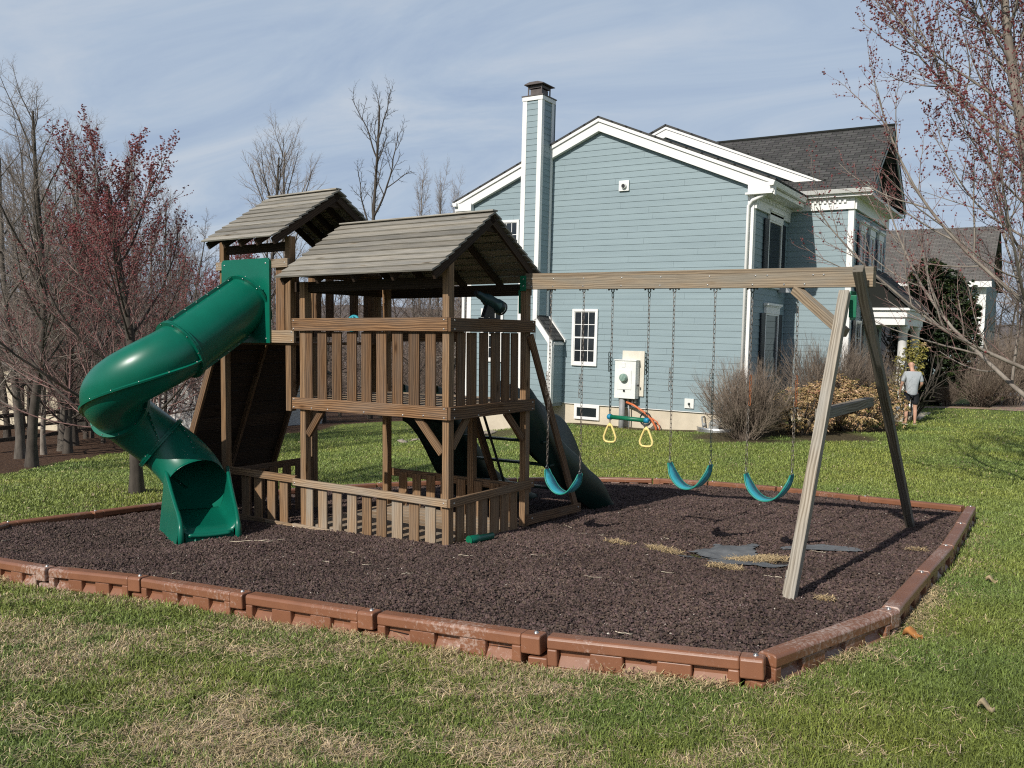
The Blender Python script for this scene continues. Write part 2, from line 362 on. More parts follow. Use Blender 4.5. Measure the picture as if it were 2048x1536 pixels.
_LB=np.array([(-40,-13.),(0,-15.6),(8.6,-17.2),(13.1,-20.3),(19.4,-21.2),(24,-22.6),(34,-23.5),(60,-24)])
def litter(x,y):
    """1 on the leaf litter of the wood's edge, 0 on lawn"""
    x=np.asarray(x,float); y=np.asarray(y,float)
    e=np.interp(y,_LB[:,0],_LB[:,1])+ (fbm(x,y,.5,3,3)-.5)*1.2
    a=np.clip((e-x)/.35+.5,0,1)
    b=np.clip((y-(35+ (fbm(x,y,.3,2,5)-.5)*2))/.6,0,1)*np.clip((-9.5-x)/1.0,0,1)
    return np.maximum(a,b)
SOIL=[(-6.6,23.3,1.9),(-5.4,24.6,1.6),(-4.9,27.6,1.2),(-7.0,21.6,1.3),(-5.2,22.6,1.5),(-2.9,34.9,1.9)]
def soil(x,y):
    x=np.asarray(x,float); y=np.asarray(y,float); s=np.zeros(x.shape)
    for a,b,r in SOIL: s=np.maximum(s,np.clip((r-np.hypot(x-a,y-b)+(fbm(x,y,1.5,3,8)-.5)*1.2)/.5,0,1))
    d=np.hypot((x+15.2),(y-20.2)); s=np.maximum(s,np.clip((1.35-np.hypot((x+14.9)/1.5,(y-20.6)*.8)+(fbm(x,y,1.5,3,9)-.5)*1.3)/.5,0,1)*.8)
    s=np.maximum(s,np.clip((.35-np.abs(y-22.3))/.2,0,1)*((x>-16.4)&(x<-7)))
    return s
def dry(x,y):
    """0 green .. 1 straw"""
    x=np.asarray(x,float); y=np.asarray(y,float)
    near=np.exp(-(np.hypot(x,y)/9.0)**2)
    n=.7*fbm(x*1.0+y*.35,y*1.7-x*.3,1.25,5,1)+.3*fbm(x,y,7,3,14)
    d=np.clip((n-.5)*3.6+.34,.08,.82)*np.clip(.16+near*1.3,0,1)
    pd=polydist(x,y); inside_near=(y<6.0)
    edge=np.exp(-(pd/.33)**2)*np.clip((fbm(x,y,1.7,3,4)-.34)*4,0,1)*np.where(y<5.6,1,.5)
    return np.clip(np.maximum(d*np.where(x>-1.2,np.clip(1.0-(x+1.2)*.8-np.clip((y-3)*.25,0,.75),.12,1),1),edge),0,1)

def axis(lo,hi,step,far,n):
    core=np.arange(lo,hi+1e-6,step); g=np.geomspace(step*2,far,n)
    return np.concatenate([lo-g[::-1],core,hi+g])
gx=axis(-26,7,.16,1500,26); gy=axis(-10,38,.16,1500,26)
X,Y=np.meshgrid(gx,gy,indexing='ij'); Z=G(X,Y)
nearm=np.exp(-(np.hypot(X,Y)/20)**2)
Z=Z+(fbm(X,Y,.7,3,2)-.5)*.05*nearm
far=np.clip((np.hypot(X+5,Y-15)-70)/600,0,1); Z=Z-far*14
li,so,dr=litter(X,Y),soil(X,Y),dry(X,Y)
n0,n1=X.shape; idx=np.arange(n0*n1).reshape(n0,n1)
quads=np.stack([idx[:-1,:-1],idx[1:,:-1],idx[1:,1:],idx[:-1,1:]],-1).reshape(-1,4)
def ground_mat():
    m,nt,nd,ln,b=new_mat('lawn_and_leaf_litter'); b.inputs['Roughness'].default_value=.95; b.inputs['Specular IOR Level'].default_value=.1
    ge=nd.new('ShaderNodeNewGeometry'); a=nd.new('ShaderNodeVertexColor'); a.layer_name='tone'
    sp=nd.new('ShaderNodeSeparateColor'); ln.new(a.outputs[0],sp.inputs[0])
    def noise(s,d=6,st=(1,1,1),rg=.6):
        mp=nd.new('ShaderNodeMapping'); mp.inputs['Scale'].default_value=st; ln.new(ge.outputs['Position'],mp.inputs['Vector'])
        n=N(nd,'ShaderNodeTexNoise',Scale=s,Detail=d,Roughness=rg); ln.new(mp.outputs[0],n.inputs['Vector']); return n.outputs['Fac']
    def mix(f,x,y,bt='MIX'):
        q=nd.new('ShaderNodeMix'); q.data_type='RGBA'; q.blend_type=bt
        if isinstance(f,float): q.inputs[0].default_value=f
        else: ln.new(f,q.inputs[0])
        ln.new(x,q.inputs[6]); ln.new(y,q.inputs[7]); return q.outputs[2]
    def rm(fac,st): r=ramp(nd,st); ln.new(fac,r.inputs[0]); return r.outputs[0]
    fine=noise(13,8,(1,1,.2),.82); mid=noise(2.6,5); big=noise(.33,3)
    g1=rm(fine,[(.28,(.05,.07,.02)),(.5,(.175,.215,.064)),(.72,(.40,.42,.17))])
    g2=rm(fine,[(.28,(.042,.07,.019)),(.5,(.125,.185,.048)),(.72,(.28,.34,.11))])
    grass=mix(rm(mid,[(.4,(0,0,0)),(.6,(1,1,1))]),g1,g2)
    grass=mix(.45,grass,rm(big,[(.3,(.62,.66,.55)),(.7,(1.25,1.2,1.1))]),'MULTIPLY')
    straw=rm(fine,[(.25,(.055,.045,.025)),(.5,(.17,.14,.08)),(.75,(.36,.30,.18))])
    col=mix(sp.outputs[1],grass,straw)
    leaf=rm(noise(17,7,(1,1,1),.75),[(.3,(.018,.012,.009)),(.5,(.085,.052,.036)),(.62,(.16,.095,.06)),(.78,(.30,.20,.13))])
    col=mix(sp.outputs[0],col,leaf)
    soilc=rm(noise(22,6),[(.3,(.03,.022,.014)),(.55,(.105,.085,.05)),(.75,(.20,.17,.11))])
    col=mix(sp.outputs[2],col,soilc); ln.new(col,b.inputs['Base Color'])
    bp=N(nd,'ShaderNodeBump',Strength=.9,Distance=.05); ln.new(fine,bp.inputs['Height']); ln.new(bp.outputs[0],b.inputs['Normal'])
    return m
me=mesh_np('ground',np.stack([X,Y,Z],-1).reshape(-1,3),quads,[ground_mat()],tone=np.stack([li,dr,so],-1).reshape(-1,3),smooth=True)
props(link('ground',me),kind='structure')

# ------------------------------------------------------------------ grass blades (the lawn near the camera)
def build_grass():
    rs=np.random.RandomState(3); n=1700000
    r=2.3*np.exp(rs.rand(n)*math.log(34.0/2.3))            # density falls with the square of distance
    keep=rs.rand(n)<np.clip((r/5.0)**.3,0,1)*np.clip((34-r)/12,0,1); r=r[keep]
    a=math.radians(32.75)+rs.uniform(-math.radians(35),math.radians(35),len(r))
    x=-np.sin(a)*r; y=np.cos(a)*r
    ok=~inpoly(x,y); ok&=(polydist(x,y)>.075)
    ok&=(litter(x,y)<.5)&(soil(x,y)<.4)&~((x<-5.3)&(x>-16.3)&(y>22.45)&(y<34))
    x,y,r=x[ok],y[ok],r[ok]; n=len(x); print('blades',n)
    d=dry(x,y); isdry=rs.rand(n)<np.clip(d*1.05,0,.93)
    h=np.where(isdry,rs.uniform(.02,.055,n),rs.uniform(.02,.052,n))*(1+.012*r)
    clump=fbm(x,y,3.2,3,6); h*=np.where(isdry,1,.55+clump*1.0)
    edge=np.clip(1-polydist(x,y)/.1,0,1); h*=1+edge*.8
    lean=np.where(isdry,rs.uniform(.7,1.5,n),np.abs(rs.normal(.5,.42,n))); lean=np.clip(lean,0,1.5)
    az=rs.uniform(0,2*PI,n); w=np.where(isdry,.0013,.0015)*(1+r*.17)*rs.uniform(.7,1.3,n)
    z=G(x,y)+(fbm(x,y,.7,3,2)-.5)*.05*np.exp(-(np.hypot(x,y)/20)**2)
    dirx=np.cos(az)*np.sin(lean); diry=np.sin(az)*np.sin(lean); dirz=np.cos(lean)+.06
    px,py=-np.sin(az+rs.uniform(-1,1,n)),np.cos(az+rs.uniform(-1,1,n))
    base=np.stack([x,y,z-.004],1); D=np.stack([dirx,diry,dirz],1)*h[:,None]; S=np.stack([px,py,np.zeros(n)],1)*w[:,None]
    mid=base+D*.55+np.stack([np.zeros(n),np.zeros(n),h*.12*np.cos(lean)],1)
    tip=base+D+np.stack([np.cos(az),np.sin(az),-.3*np.ones(n)],1)*(h*rs.uniform(0,.5,n))[:,None]
    v=np.stack([base-S,base+S,mid+S*.8,mid-S*.8,tip],1).reshape(-1,3)
    b=np.arange(n)*5
    q=np.stack([b,b+1,b+2,b+3],1); t=np.stack([b+3,b+2,b+4],1)
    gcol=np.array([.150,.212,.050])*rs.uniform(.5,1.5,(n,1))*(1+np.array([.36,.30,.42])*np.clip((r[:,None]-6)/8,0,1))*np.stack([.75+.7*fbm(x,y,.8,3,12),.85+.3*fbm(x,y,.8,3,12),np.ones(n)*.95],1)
    dcol=np.array([.52,.42,.25])*rs.uniform(.5,1.3,(n,1))*np.stack([np.ones(n),rs.uniform(.92,1.02,n),rs.uniform(.8,1.1,n)],1)
    col=np.where(isdry[:,None],dcol,gcol)
    # long bleached stolons lying over the turf in drifts
    m=260000; rr0=2.4*np.exp(rs.rand(m)*math.log(9/2.4)); aa=math.radians(32.75)+rs.uniform(-.62,.62,m); X0=-np.sin(aa)*rr0; Y0=np.cos(aa)*rr0
    f=.6*fbm(X0*.6+Y0*.5,Y0*1.6-X0*.7,2.1,4,31)+.4*fbm(X0,Y0,9,3,32); k=(~inpoly(X0,Y0))&(polydist(X0,Y0)>.07)&(rs.rand(m)<np.clip((f-.50)*3.0,.015,.6)*np.where(X0>-1.2,.45,1)); X0,Y0,rr0=X0[k],Y0[k],rr0[k]; m=len(X0)
    b0=rs.normal(.6,.9,m); l=rs.uniform(.015,.05,m); z0=G(X0,Y0)+(fbm(X0,Y0,.7,3,2)-.5)*.05*np.exp(-(np.hypot(X0,Y0)/20)**2)+rs.uniform(.012,.04,m)
    dd=np.stack([np.cos(b0),np.sin(b0),rs.normal(0,.22,m)],1)*l[:,None]; ss=np.stack([-np.sin(b0),np.cos(b0),np.zeros(m)],1)*(.0009*(1+rr0*.2))[:,None]; cc=np.stack([X0,Y0,z0],1); kk=rs.normal(0,.011,(m,3))
    v2=np.stack([cc-dd-ss,cc-dd+ss,cc+kk+ss,cc+kk-ss,cc+dd],1).reshape(-1,3); b2=np.arange(m)*5+len(v); v=np.concatenate([v,v2]); q=np.concatenate([q,np.stack([b2,b2+1,b2+2,b2+3],1)]); t=np.concatenate([t,np.stack([b2+3,b2+2,b2+4],1)])
    col=np.concatenate([col,np.array([.62,.50,.31])*rs.uniform(.45,1.3,(m,1))*np.stack([np.ones(m),rs.uniform(.88,1.02,m),rs.uniform(.75,1.1,m)],1)])
    # mats of pulled dead grass lying against the front and right timbers
    m=420000; X0=rs.uniform(-9,.4,m); Y0=rs.uniform(3.2,8.5,m); pd=polydist(X0,Y0); f=fbm(X0,Y0,1.3,3,21)*.75+fbm(X0,Y0,5,2,22)*.25
    k=(~inpoly(X0,Y0))&(pd>.065)&(rs.rand(m)<np.clip((f-.47)*9,0,1)*np.exp(-(pd/(.10+.35*np.clip(f-.42,0,1)*2.2))**2)); X0,Y0,pd,f=X0[k],Y0[k],pd[k],f[k]; m=len(X0)
    b0=rs.uniform(0,2*PI,m); l=rs.uniform(.014,.04,m); z0=G(X0,Y0)+.012+rs.uniform(0,.055,m)*np.clip(1.2-pd/.28,.1,1)
    dd=np.stack([np.cos(b0),np.sin(b0),rs.normal(0,.3,m)],1)*l[:,None]; ss=np.stack([-np.sin(b0),np.cos(b0),np.zeros(m)],1)*.0026; cc=np.stack([X0,Y0,z0],1); kk=rs.normal(0,.009,(m,3))
    v2=np.stack([cc-dd-ss,cc-dd+ss,cc+kk+ss,cc+kk-ss,cc+dd],1).reshape(-1,3); b2=np.arange(m)*5+len(v); v=np.concatenate([v,v2]); q=np.concatenate([q,np.stack([b2,b2+1,b2+2,b2+3],1)]); t=np.concatenate([t,np.stack([b2+3,b2+2,b2+4],1)])
    col=np.concatenate([col,np.array([.56,.44,.245])*rs.uniform(.5,1.25,(m,1))]); print('mat',m)
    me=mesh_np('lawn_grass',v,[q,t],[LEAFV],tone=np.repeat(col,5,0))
    props(link('lawn_grass',me),kind='stuff',label='short lawn grass with green and straw coloured blades around the play bed',cat='grass')
build_grass()

# ------------------------------------------------------------------ rubber mulch bed
_TC=LW((-1.2,.83,0))
_SW=[LW(q) for q in ((.53,1.75,0),(2.1,1.6,0),(2.98,1.5,0),(-2.9,-1.6,0))]
def mz(x,y): return mplane(x,y)-.09*np.clip((.75-np.maximum(np.abs((np.asarray(x)-_TC[0])/1.5),np.abs((np.asarray(y)-_TC[1])/1.0)))/.1,0,1)-sum(.05*np.exp(-((np.asarray(x)-q[0])**2/.22+(np.asarray(y)-q[1])**2/.30)) for q in _SW)+(fbm(x,y,.9,3,7)-.5)*.10+(fbm(x,y,4,2,7)-.5)*.02 - .055*np.exp(-(np.hypot(np.asarray(x)-LW((2.6,1.3,0))[0],np.asarray(y)-LW((2.6,1.3,0))[1])/.55)**2)
def build_mulch():
    bx=np.arange(-11.2,-.7,.07); by=np.arange(3.9,14.9,.07)
    X,Y=np.meshgrid(bx,by,indexing='ij'); Z=mz(X,Y)-.006
    i=np.arange(X.size).reshape(X.shape)
    q=np.stack([i[:-1,:-1],i[1:,:-1],i[1:,1:],i[:-1,1:]],-1).reshape(-1,4)
    cx=X.ravel()[q].mean(1); cy=Y.ravel()[q].mean(1); q=q[inpoly(cx,cy)]
    base=simple('mulch_underlayer',(.045,.032,.029),(.02,.014,.013),scale=70,rough=.95,bump=.8,bscale=90)
    o=link('mulch_bed',mesh_np('mulch_bed',np.stack([X,Y,Z],-1).reshape(-1,3),q,[base],smooth=True)); props(o,kind='structure')
    rs=np.random.RandomState(5); n=420000
    x=rs.uniform(-11.1,-.85,n); y=rs.uniform(4.1,14.7,n); d=np.hypot(x,y)
    keep=inpoly(x,y)&(polydist(x,y)>.05)&(rs.rand(n)<np.clip(1.25-(d-5)/14,.3,1)); x,y,d=x[keep],y[keep],d[keep]
    fx,fy=LW((2.55,1.25,0))[:2]; fl=LW((3.1,1.05,0))[:2]
    cd=np.minimum(np.hypot((x-fx)/1.0,(y-fy)/.85)/.44,np.hypot(x-fl[0],y-fl[1])/.33); keep=~(rs.rand(len(x))<np.clip((1.15-cd)*2.2+(fbm(x,y,5,3,44)-.5)*1.2,0,.93)); x,y,d=x[keep],y[keep],d[keep]
    q=(np.stack([x,y,0*x],-1)-O)@R; keep=~((q[:,0]>-2.26)&(q[:,0]<-.14)&(q[:,1]>.08)&(q[:,1]<1.62)&(rs.rand(len(x))<.93)); x,y,d=x[keep],y[keep],d[keep]
    n=len(x); s=rs.uniform(.0065,.0145,n)*(1+.035*np.clip(d-5,0,9))
    oc=np.array([(1,0,0),(-1,0,0),(0,1,0),(0,-1,0),(0,0,1),(0,0,-1)],float)
    v=oc[None]*rs.uniform(.55,1.25,(n,6,1))+rs.normal(0,.16,(n,6,3))
    a=rs.uniform(0,2*PI,n); ca,sa=np.cos(a),np.sin(a); v=np.stack([v[...,0]*ca[:,None]-v[...,1]*sa[:,None],v[...,0]*sa[:,None]+v[...,1]*ca[:,None],v[...,2]*.8],-1)
    wsp=rs.rand(n)<.011; s=np.where(wsp,s*.62,s); v=v*s[:,None,None]*rs.uniform(.7,1.35,(n,1,3))+np.stack([x,y,mz(x,y)+s*rs.uniform(-.2,.9,n)],1)[:,None]
    f=np.array([(0,2,4),(2,1,4),(1,3,4),(3,0,4),(2,0,5),(1,2,5),(3,1,5),(0,3,5)])
    F=(np.arange(n)*6)[:,None,None]+f[None]
    col=np.array([.086,.060,.051])*rs.uniform(.45,1.6,(n,1))*np.stack([np.ones(n),rs.uniform(.9,1.05,n),rs.uniform(.88,1.1,n)],1)
    col*=(.72+.62*fbm(x,y,1.4,4,41))[:,None]; w=wsp; col[w]=np.array([.6,.55,.47])*rs.uniform(.5,1.1,(w.sum(),1))
    mt=simple('rubber_nuggets',(1,1,1),(.8,.8,.8),scale=50,rough=.8,tone=True,spec=.25)
    o=link('rubber_mulch',mesh_np('rubber_mulch',v.reshape(-1,3),F.reshape(-1,3),[mt],tone=np.repeat(col,6,0)))
    props(o,kind='stuff',label='dark brown rubber mulch nuggets covering the play bed',cat='mulch')
build_mulch()

# ------------------------------------------------------------------ border timbers
def border_mesh(L):
    mb=MB(); H=.235; W=.06
    x0,x1=-L/2+.085,L/2-.085
    mb.prism([(-W,.160),(W,.160),(W,H-.02),(W-.006,H-.006),(W-.02,H),(-W+.02,H),(-W+.006,H-.006),(-W,H-.02)],0,x0,x1)
    mb.prism([(-W,0),(W,0),(W,.052),(-W,.052)],0,x0,x1)
    mb.box(x0,x0+.065,-W,W,.053,.159); mb.box(x1-.065,x1,-W,W,.053,.159)
    a,b=x0+.066,x1-.066; seg=(b-a)/5
    for k in range(5):
        r=.012 if k%2 else .05; p=a+k*seg; q=p+seg
        if k%2: mb.box(p,q,-W+r,W-r,.053,.159)
        else: mb.prism([(-W+.004,.053),(W-.004,.053),(W-r,.112),(W-r,.159),(-W+r,.159),(-W+r,.112)],0,p,q)
    mb.prism([(-W+.003,0),(W-.003,0),(W-.003,.1),(-W+.003,.1)],0,-L/2-.045,x0-.001)
    mb.prism([(-W,.115),(W,.115),(W,H-.02),(W-.006,H-.006),(W-.02,H),(-W+.02,H),(-W+.006,H-.006),(-W,H-.02)],0,x1+.001,L/2+.05)
    return mb
sides=[]
nb=len(BED)
def ordinal(k): return ['first','second','third','fourth','fifth','sixth','seventh','eighth','ninth','tenth'][k]
for k in range(nb):
    a=np.array(BED[k]); b=np.array(BED[(k+1)%nb]); L=np.linalg.norm(b-a)
    za=float(mplane(*a))+.02; zb=float(mplane(*b))+.02
    r=math.atan2(b[1]-a[1],b[0]-a[0]); tilt=math.atan2(zb-za,L); c=(a+b)/2
    if k<=6: lab=f'{ordinal(6-k)} brown plastic border timber of the front edge, from the near right corner'
    elif k<=11: lab=f'{ordinal(k-7)} brown plastic border timber of the right edge, from the near right corner' if k!=11 else 'brown plastic border timber of the right edge ending at the far right corner'
    elif k<=16: lab=f'{ordinal(k-12)} brown plastic border timber of the far edge, from the far right corner'
    elif k<=20: lab=f'brown plastic border timber of the far edge behind the tower, {ordinal(k-17)} from the wavy slide'
    elif k<=24: lab=f'brown plastic border timber of the far left edge, {ordinal(24-k)} from the leftmost corner'
    else: lab='short brown plastic border timber closing the leftmost corner of the bed'
    t=empty('border_timber',(c[0],c[1],(za+zb)/2-.155),r,lab,'border timber','brown plastic border timbers edging the mulch bed')
    t.rotation_euler=(rnd.uniform(-.02,.02),-tilt,r)
    border_mesh(L).build('timber_body',BORDER,t,bevel=.009)
    s=MB(); s.cyl((L/2,0,.225),(L/2,0,.243),.017,.014,10); s.cyl((L/2,0,.243),(L/2,0,.248),.014,.006,10); s.build('stake_cap',GALV,t)

# ------------------------------------------------------------------ wooden play set (all coordinates in its own leaning frame)
PS=empty('wooden_playset',O,mat=RM,label='weathered wooden two-tower playset with green slides and a long swing beam',cat='playset')
def part(mb,name,mat,parent=None,bevel=.004,label=None): return mb.build(name,mat,parent or PS,bevel=bevel,label=label)
def post(x,y,z0,z1,mat=None,t=None):
    m=MB(); m.box(x,x+.09,y,y+.09,z0,z1,tone=t or rnd.uniform(.85,1.1)); return part(m,'post',mat or W_POST,bevel=.006)
# main tower posts
for x,y,z0,z1 in ((-2.29,.042,-.3,2.86),(-.105,.042,-.2,3.03),(-.105,1.535,-.25,2.92),(-2.33,1.535,-.4,2.9),(-.93,1.58,-.3,1.36)): post(x,y,z0,z1,t=1.0)
# tall tower posts
for x,y,z0,z1 in ((-3.80,.06,-.45,3.42),(-2.56,.06,1.3,3.42),(-3.78,1.56,-.55,3.42),(-2.53,1.56,1.3,3.42)): post(x,y,z0,z1,mat=W_POST,t=.85)
def railx(name,x0,x1,y0,y1,z0,z1,mat,bolts=(),t=None):
    m=MB(); m.box(x0,x1,y0,y1,z0,z1,tone=t,grain=0); m.mi=1
    for bx,bz in bolts: m.bolt((bx,y0,bz),(0,-1,0))
    return part(m,name,[mat,GALV])
def raily(name,x0,x1,y0,y1,z0,z1,mat,bolts=(),t=None):
    m=MB(); m.box(x0,x1,y0,y1,z0,z1,tone=t,grain=1); m.mi=1
    for by,bz in bolts: m.bolt((x1,by,bz),(1,0,0))
    return part(m,name,[mat,GALV])
# main tower, front side
railx('rail',-2.385,-.004,0,.038,2.278,2.425,W_BROWN,[(-2.35,2.40),(-2.35,2.30),(-.05,2.40),(-.05,2.30)],t=1.25)
railx('rail',-2.385,-.004,0,.038,1.338,1.476,W_BROWN,[(-2.35,1.455),(-2.35,1.36),(-2.05,1.36),(-1.78,1.36),(-1.2,1.36),(-.62,1.36),(-.33,1.37),(-.045,1.455),(-.045,1.36)],t=1.35)
railx('rail',-2.385,-.004,0,.038,.407,.491,W_PALE,[(-2.35,.44),(-.05,.45)],t=1.05)
railx('base_rail',-2.40,-.3,0,.04,-.145,-.062,W_PALE,[(-2.37,-.1)],t=1.15)
SX=[-2.233,-1.995,-1.754,-1.512,-1.284,-1.054,-.818,-.579,-.345]
for k,x in enumerate(SX):
    m=MB(); m.box(x,x+(.15 if k<8 else .142),.046,.066,1.40,2.268,tone=[.9,.85,.8,.85,.9,1.15,.95,.75,.9][k]); part(m,'slat',W_BROWN)
for k,x in enumerate(SX):
    m=MB(); m.box(x+rnd.uniform(-.008,.008),x+.145,.046,.066,-.15,.405,tone=[1.05,1.0,.95,.95,.85,.8,1.0,.92,1.0][k])
    part(m,'slat',[W_PALE,W_PALE,W_PALE,W_PALE,W_POST,W_POST,W_PALE,W_POST,W_PALE][k])
# main tower, right side
raily('rail',.002,.04,0,1.652,2.275,2.42,W_BROWN,[(.07,2.395),(.07,2.3),(1.6,2.395),(1.6,2.3)],t=.95)
raily('rail',.002,.04,0,1.652,1.34,1.477,W_BROWN,[(.07,1.45),(.5,1.36),(.07,1.36),(1.1,1.37),(1.6,1.44),(1.6,1.36)],t=.95)
raily('rail',.002,.04,0,1.65,.408,.5,W_POST,[(.07,.45),(1.6,.46)],t=.9)
for y0,y1 in ((.179,.32),(.365,.53),(.595,.747),(.815,.982),(1.022,1.176),(1.217,1.354)):
    m=MB(); m.box(-.03,-.008,y0,y1,1.40,2.268); part(m,'slat',W_BROWN)
    m=MB(); m.box(-.03,-.008,y0,y1,-.2,.408); part(m,'slat',W_POST)
# back side: lower fence, headers
railx('rail',-2.3,-.02,1.63,1.668,.33,.43,W_POST,t=.9)
for x in (-2.1,-1.86,-1.62,-1.38,-1.12,-.86,-.6,-.34):
    m=MB(); m.box(x,x+.14,1.605,1.626,-.45,.40); part(m,'slat',W_POST)
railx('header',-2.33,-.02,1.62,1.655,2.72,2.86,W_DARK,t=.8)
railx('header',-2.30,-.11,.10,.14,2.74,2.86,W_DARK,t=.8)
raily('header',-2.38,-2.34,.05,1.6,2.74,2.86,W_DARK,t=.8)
railx('rail',-2.3,-1.05,1.63,1.668,2.15,2.29,W_BROWN,t=.8)
# knee braces
for a,b,wd,mat in (((-.125,.07,.97),(-.47,.07,1.345),(0,0,1),W_POST),((-2.18,.07,1.03),(-1.93,.07,1.345),(0,0,1),W_BROWN),((-.05,.14,1.03),(-.05,.42,1.345),(0,0,1),W_POST),((-.05,1.52,1.0),(-.05,1.15,1.345),(0,0,1),W_BROWN)):
    m=MB(); m.board(a,b,.085,.038,(0,0,1) ); part(m,'knee_brace',mat)
# decks
m=MB()
for k in range(11):
    y=.06+k*.142; m.box(-2.3,-.06,y,y+.134,1.44,1.474,grain=0)
part(m,'deck',W_PALE)
m=MB()
for k in range(11):
    y=.07+k*.142; m.box(-3.70,-2.42,y,y+.134,2.10,2.13,grain=0)
part(m,'deck',W_BROWN)
m=MB()
for k in range(11):
    y=.09+k*.142; m.box(-2.28,-.12,y,y+.136,-.085,-.05,grain=0,tone=rnd.uniform(.8,1.15))
part(m,'floor',W_PALE)
# ladder side at the back right with green rungs
m=MB(); m.board((.022,1.56,2.24),(.022,2.70,-.03),.10,.038,(0,1,0)); part(m,'ladder_stringer',W_BROWN)
m=MB(); m.board((-.93,1.70,1.30),(-.93,2.42,-.15),.10,.05,(0,1,0)); part(m,'ladder_stringer',W_BROWN)
m=MB(); m.board((.022,1.5,.02),(.022,2.80,-.025),.115,.04,(0,0,1)); m.mi=1; m.bolt((.044,1.6,.03),(1,0,0)); m.bolt((.044,2.72,-.01),(1,0,0)); part(m,'base_rail',[W_BROWN,GALV])
for z,y in ((.91,2.0),(.60,2.17),(.28,2.33)):
    m=MB(); m.box(-1.36,-.02,y-.05,y+.05,z-.016,z+.016); part(m,'rung',GREEN_D,bevel=.01)
m=MB(); m.tube([(-.80,1.72,1.3),(-.78,2.42,-.15)],.018); part(m,'handrail',DARKCH)

# roofs: lapped boards on each slope, rafters below
def roof(x0,x1,ye,zef,yr,zr,name):
    ro=None
    m=MB()
    for sgn in (-1,1):
        e=V3(0,ye if sgn<0 else 2*yr-ye,zef); rdg=V3(0,yr,zr); d=rdg-e; L=np.linalg.norm(d); d/=L; n=np.cross(V3(1,0,0),d)*(1 if sgn<0 else -1)
        if n[2]<0: n=-n
        nb=10; ex=L/nb
        for k in range(nb):
            a=e+d*(k*ex-.012); b=e+d*((k+1)*ex+.02)
            lo=n*.027; hi=n*.003
            c=(a+b)/2+(lo+hi)/2; ay=(b-a)/2+(hi-lo)/2
            m.slab(c+V3((x0+x1)/2+rnd.uniform(-.008,.008),0,0),V3((x1-x0)/2+rnd.uniform(-.006,.006),0,0),ay,n*.011,tone=rnd.uniform(.62,1.18))
    m.box(x0,x1,yr-.05,yr+.05,zr+.022,zr+.04,tone=1.15)
    ro=part(m,'roof',W_ROOF,bevel=.003)
    for k in range(5):
        x=x0+.05+(x1-x0-.1)*k/4
        for sgn in (-1,1):
            e=V3(x,ye if sgn<0 else 2*yr-ye,zef); rdg=V3(x,yr,zr); d=(rdg-e)/np.linalg.norm(rdg-e)
            n=np.cross(V3(1,0,0),d); n=n if n[2]>0 else -n
            m=MB(); a=e+d*.015-n*.055; b=rdg-n*.06
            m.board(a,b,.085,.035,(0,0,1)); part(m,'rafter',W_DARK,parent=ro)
    for x in (x0+.09,x1-.09):
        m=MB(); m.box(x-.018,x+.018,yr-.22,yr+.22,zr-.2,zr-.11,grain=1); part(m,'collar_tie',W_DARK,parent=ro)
    return ro
roof(-2.36,.025,-.25,2.885,.82,3.60,'roof')
roof(-3.72,-2.41,-.25,3.37,.82,4.05,'roof')

# tall tower sides
railx('rail',-3.82,-2.47,0.018,.056,3.045,3.15,W_PALE,[(-3.78,3.1),(-2.52,3.1)],t=.9)
railx('rail',-3.82,-2.36,0.012,.05,2.13,2.283,W_PALE,[(-2.4,2.26),(-2.4,2.16)],t=.95)
for x in (-3.60,-2.735):
    m=MB(); m.box(x,x+.155,.064,.085,2.2,3.05,tone=1.2); part(m,'slat',W_BROWN)
railx('rail',-3.78,-2.5,1.60,1.64,3.02,3.13,W_BROWN,t=.9)
for x in (-3.70,-3.45,-2.98,-2.72):
    m=MB(); m.box(x,x+.15,1.58,1.60,2.2,3.05); part(m,'slat',W_BROWN)
raily('rail',-2.44,-2.40,.05,1.62,2.93,3.03,W_BROWN,t=.8)
for y in (.30,.52,.98,1.2):
    m=MB(); m.box(-3.76,-3.74,y,y+.16,2.2,3.1); part(m,'slat',W_BROWN)
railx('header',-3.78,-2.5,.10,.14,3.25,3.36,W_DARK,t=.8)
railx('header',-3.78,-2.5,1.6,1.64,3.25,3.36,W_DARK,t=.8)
for x in (-2.62,): 
    m=MB(); m.box(x,x+.15,1.57,1.59,1.4,3.2); part(m,'slat',W_BROWN)
# low fences of the tall tower
railx('rail',-3.70,-2.39,.045,.083,.425,.515,W_POST,t=.95)
railx('base_rail',-3.70,-2.95,.045,.085,-.19,-.085,W_POST,t=.9); railx('base_rail',-2.93,-2.40,.03,.075,-.175,-.085,W_PALE,t=.95)
for x in (-3.44,-3.20,-2.95,-2.72):
    m=MB(); m.box(x,x+.145,.088,.108,-.2,.42); part(m,'slat',W_POST)
raily('rail',-3.745,-3.705,.10,1.62,.38,.475,W_BROWN,t=.9)
for y in (.30,.53,.76,.99,1.22,1.42):
    m=MB(); m.box(-3.70,-3.68,y,y+.145,-.4,.42); part(m,'slat',W_BROWN)
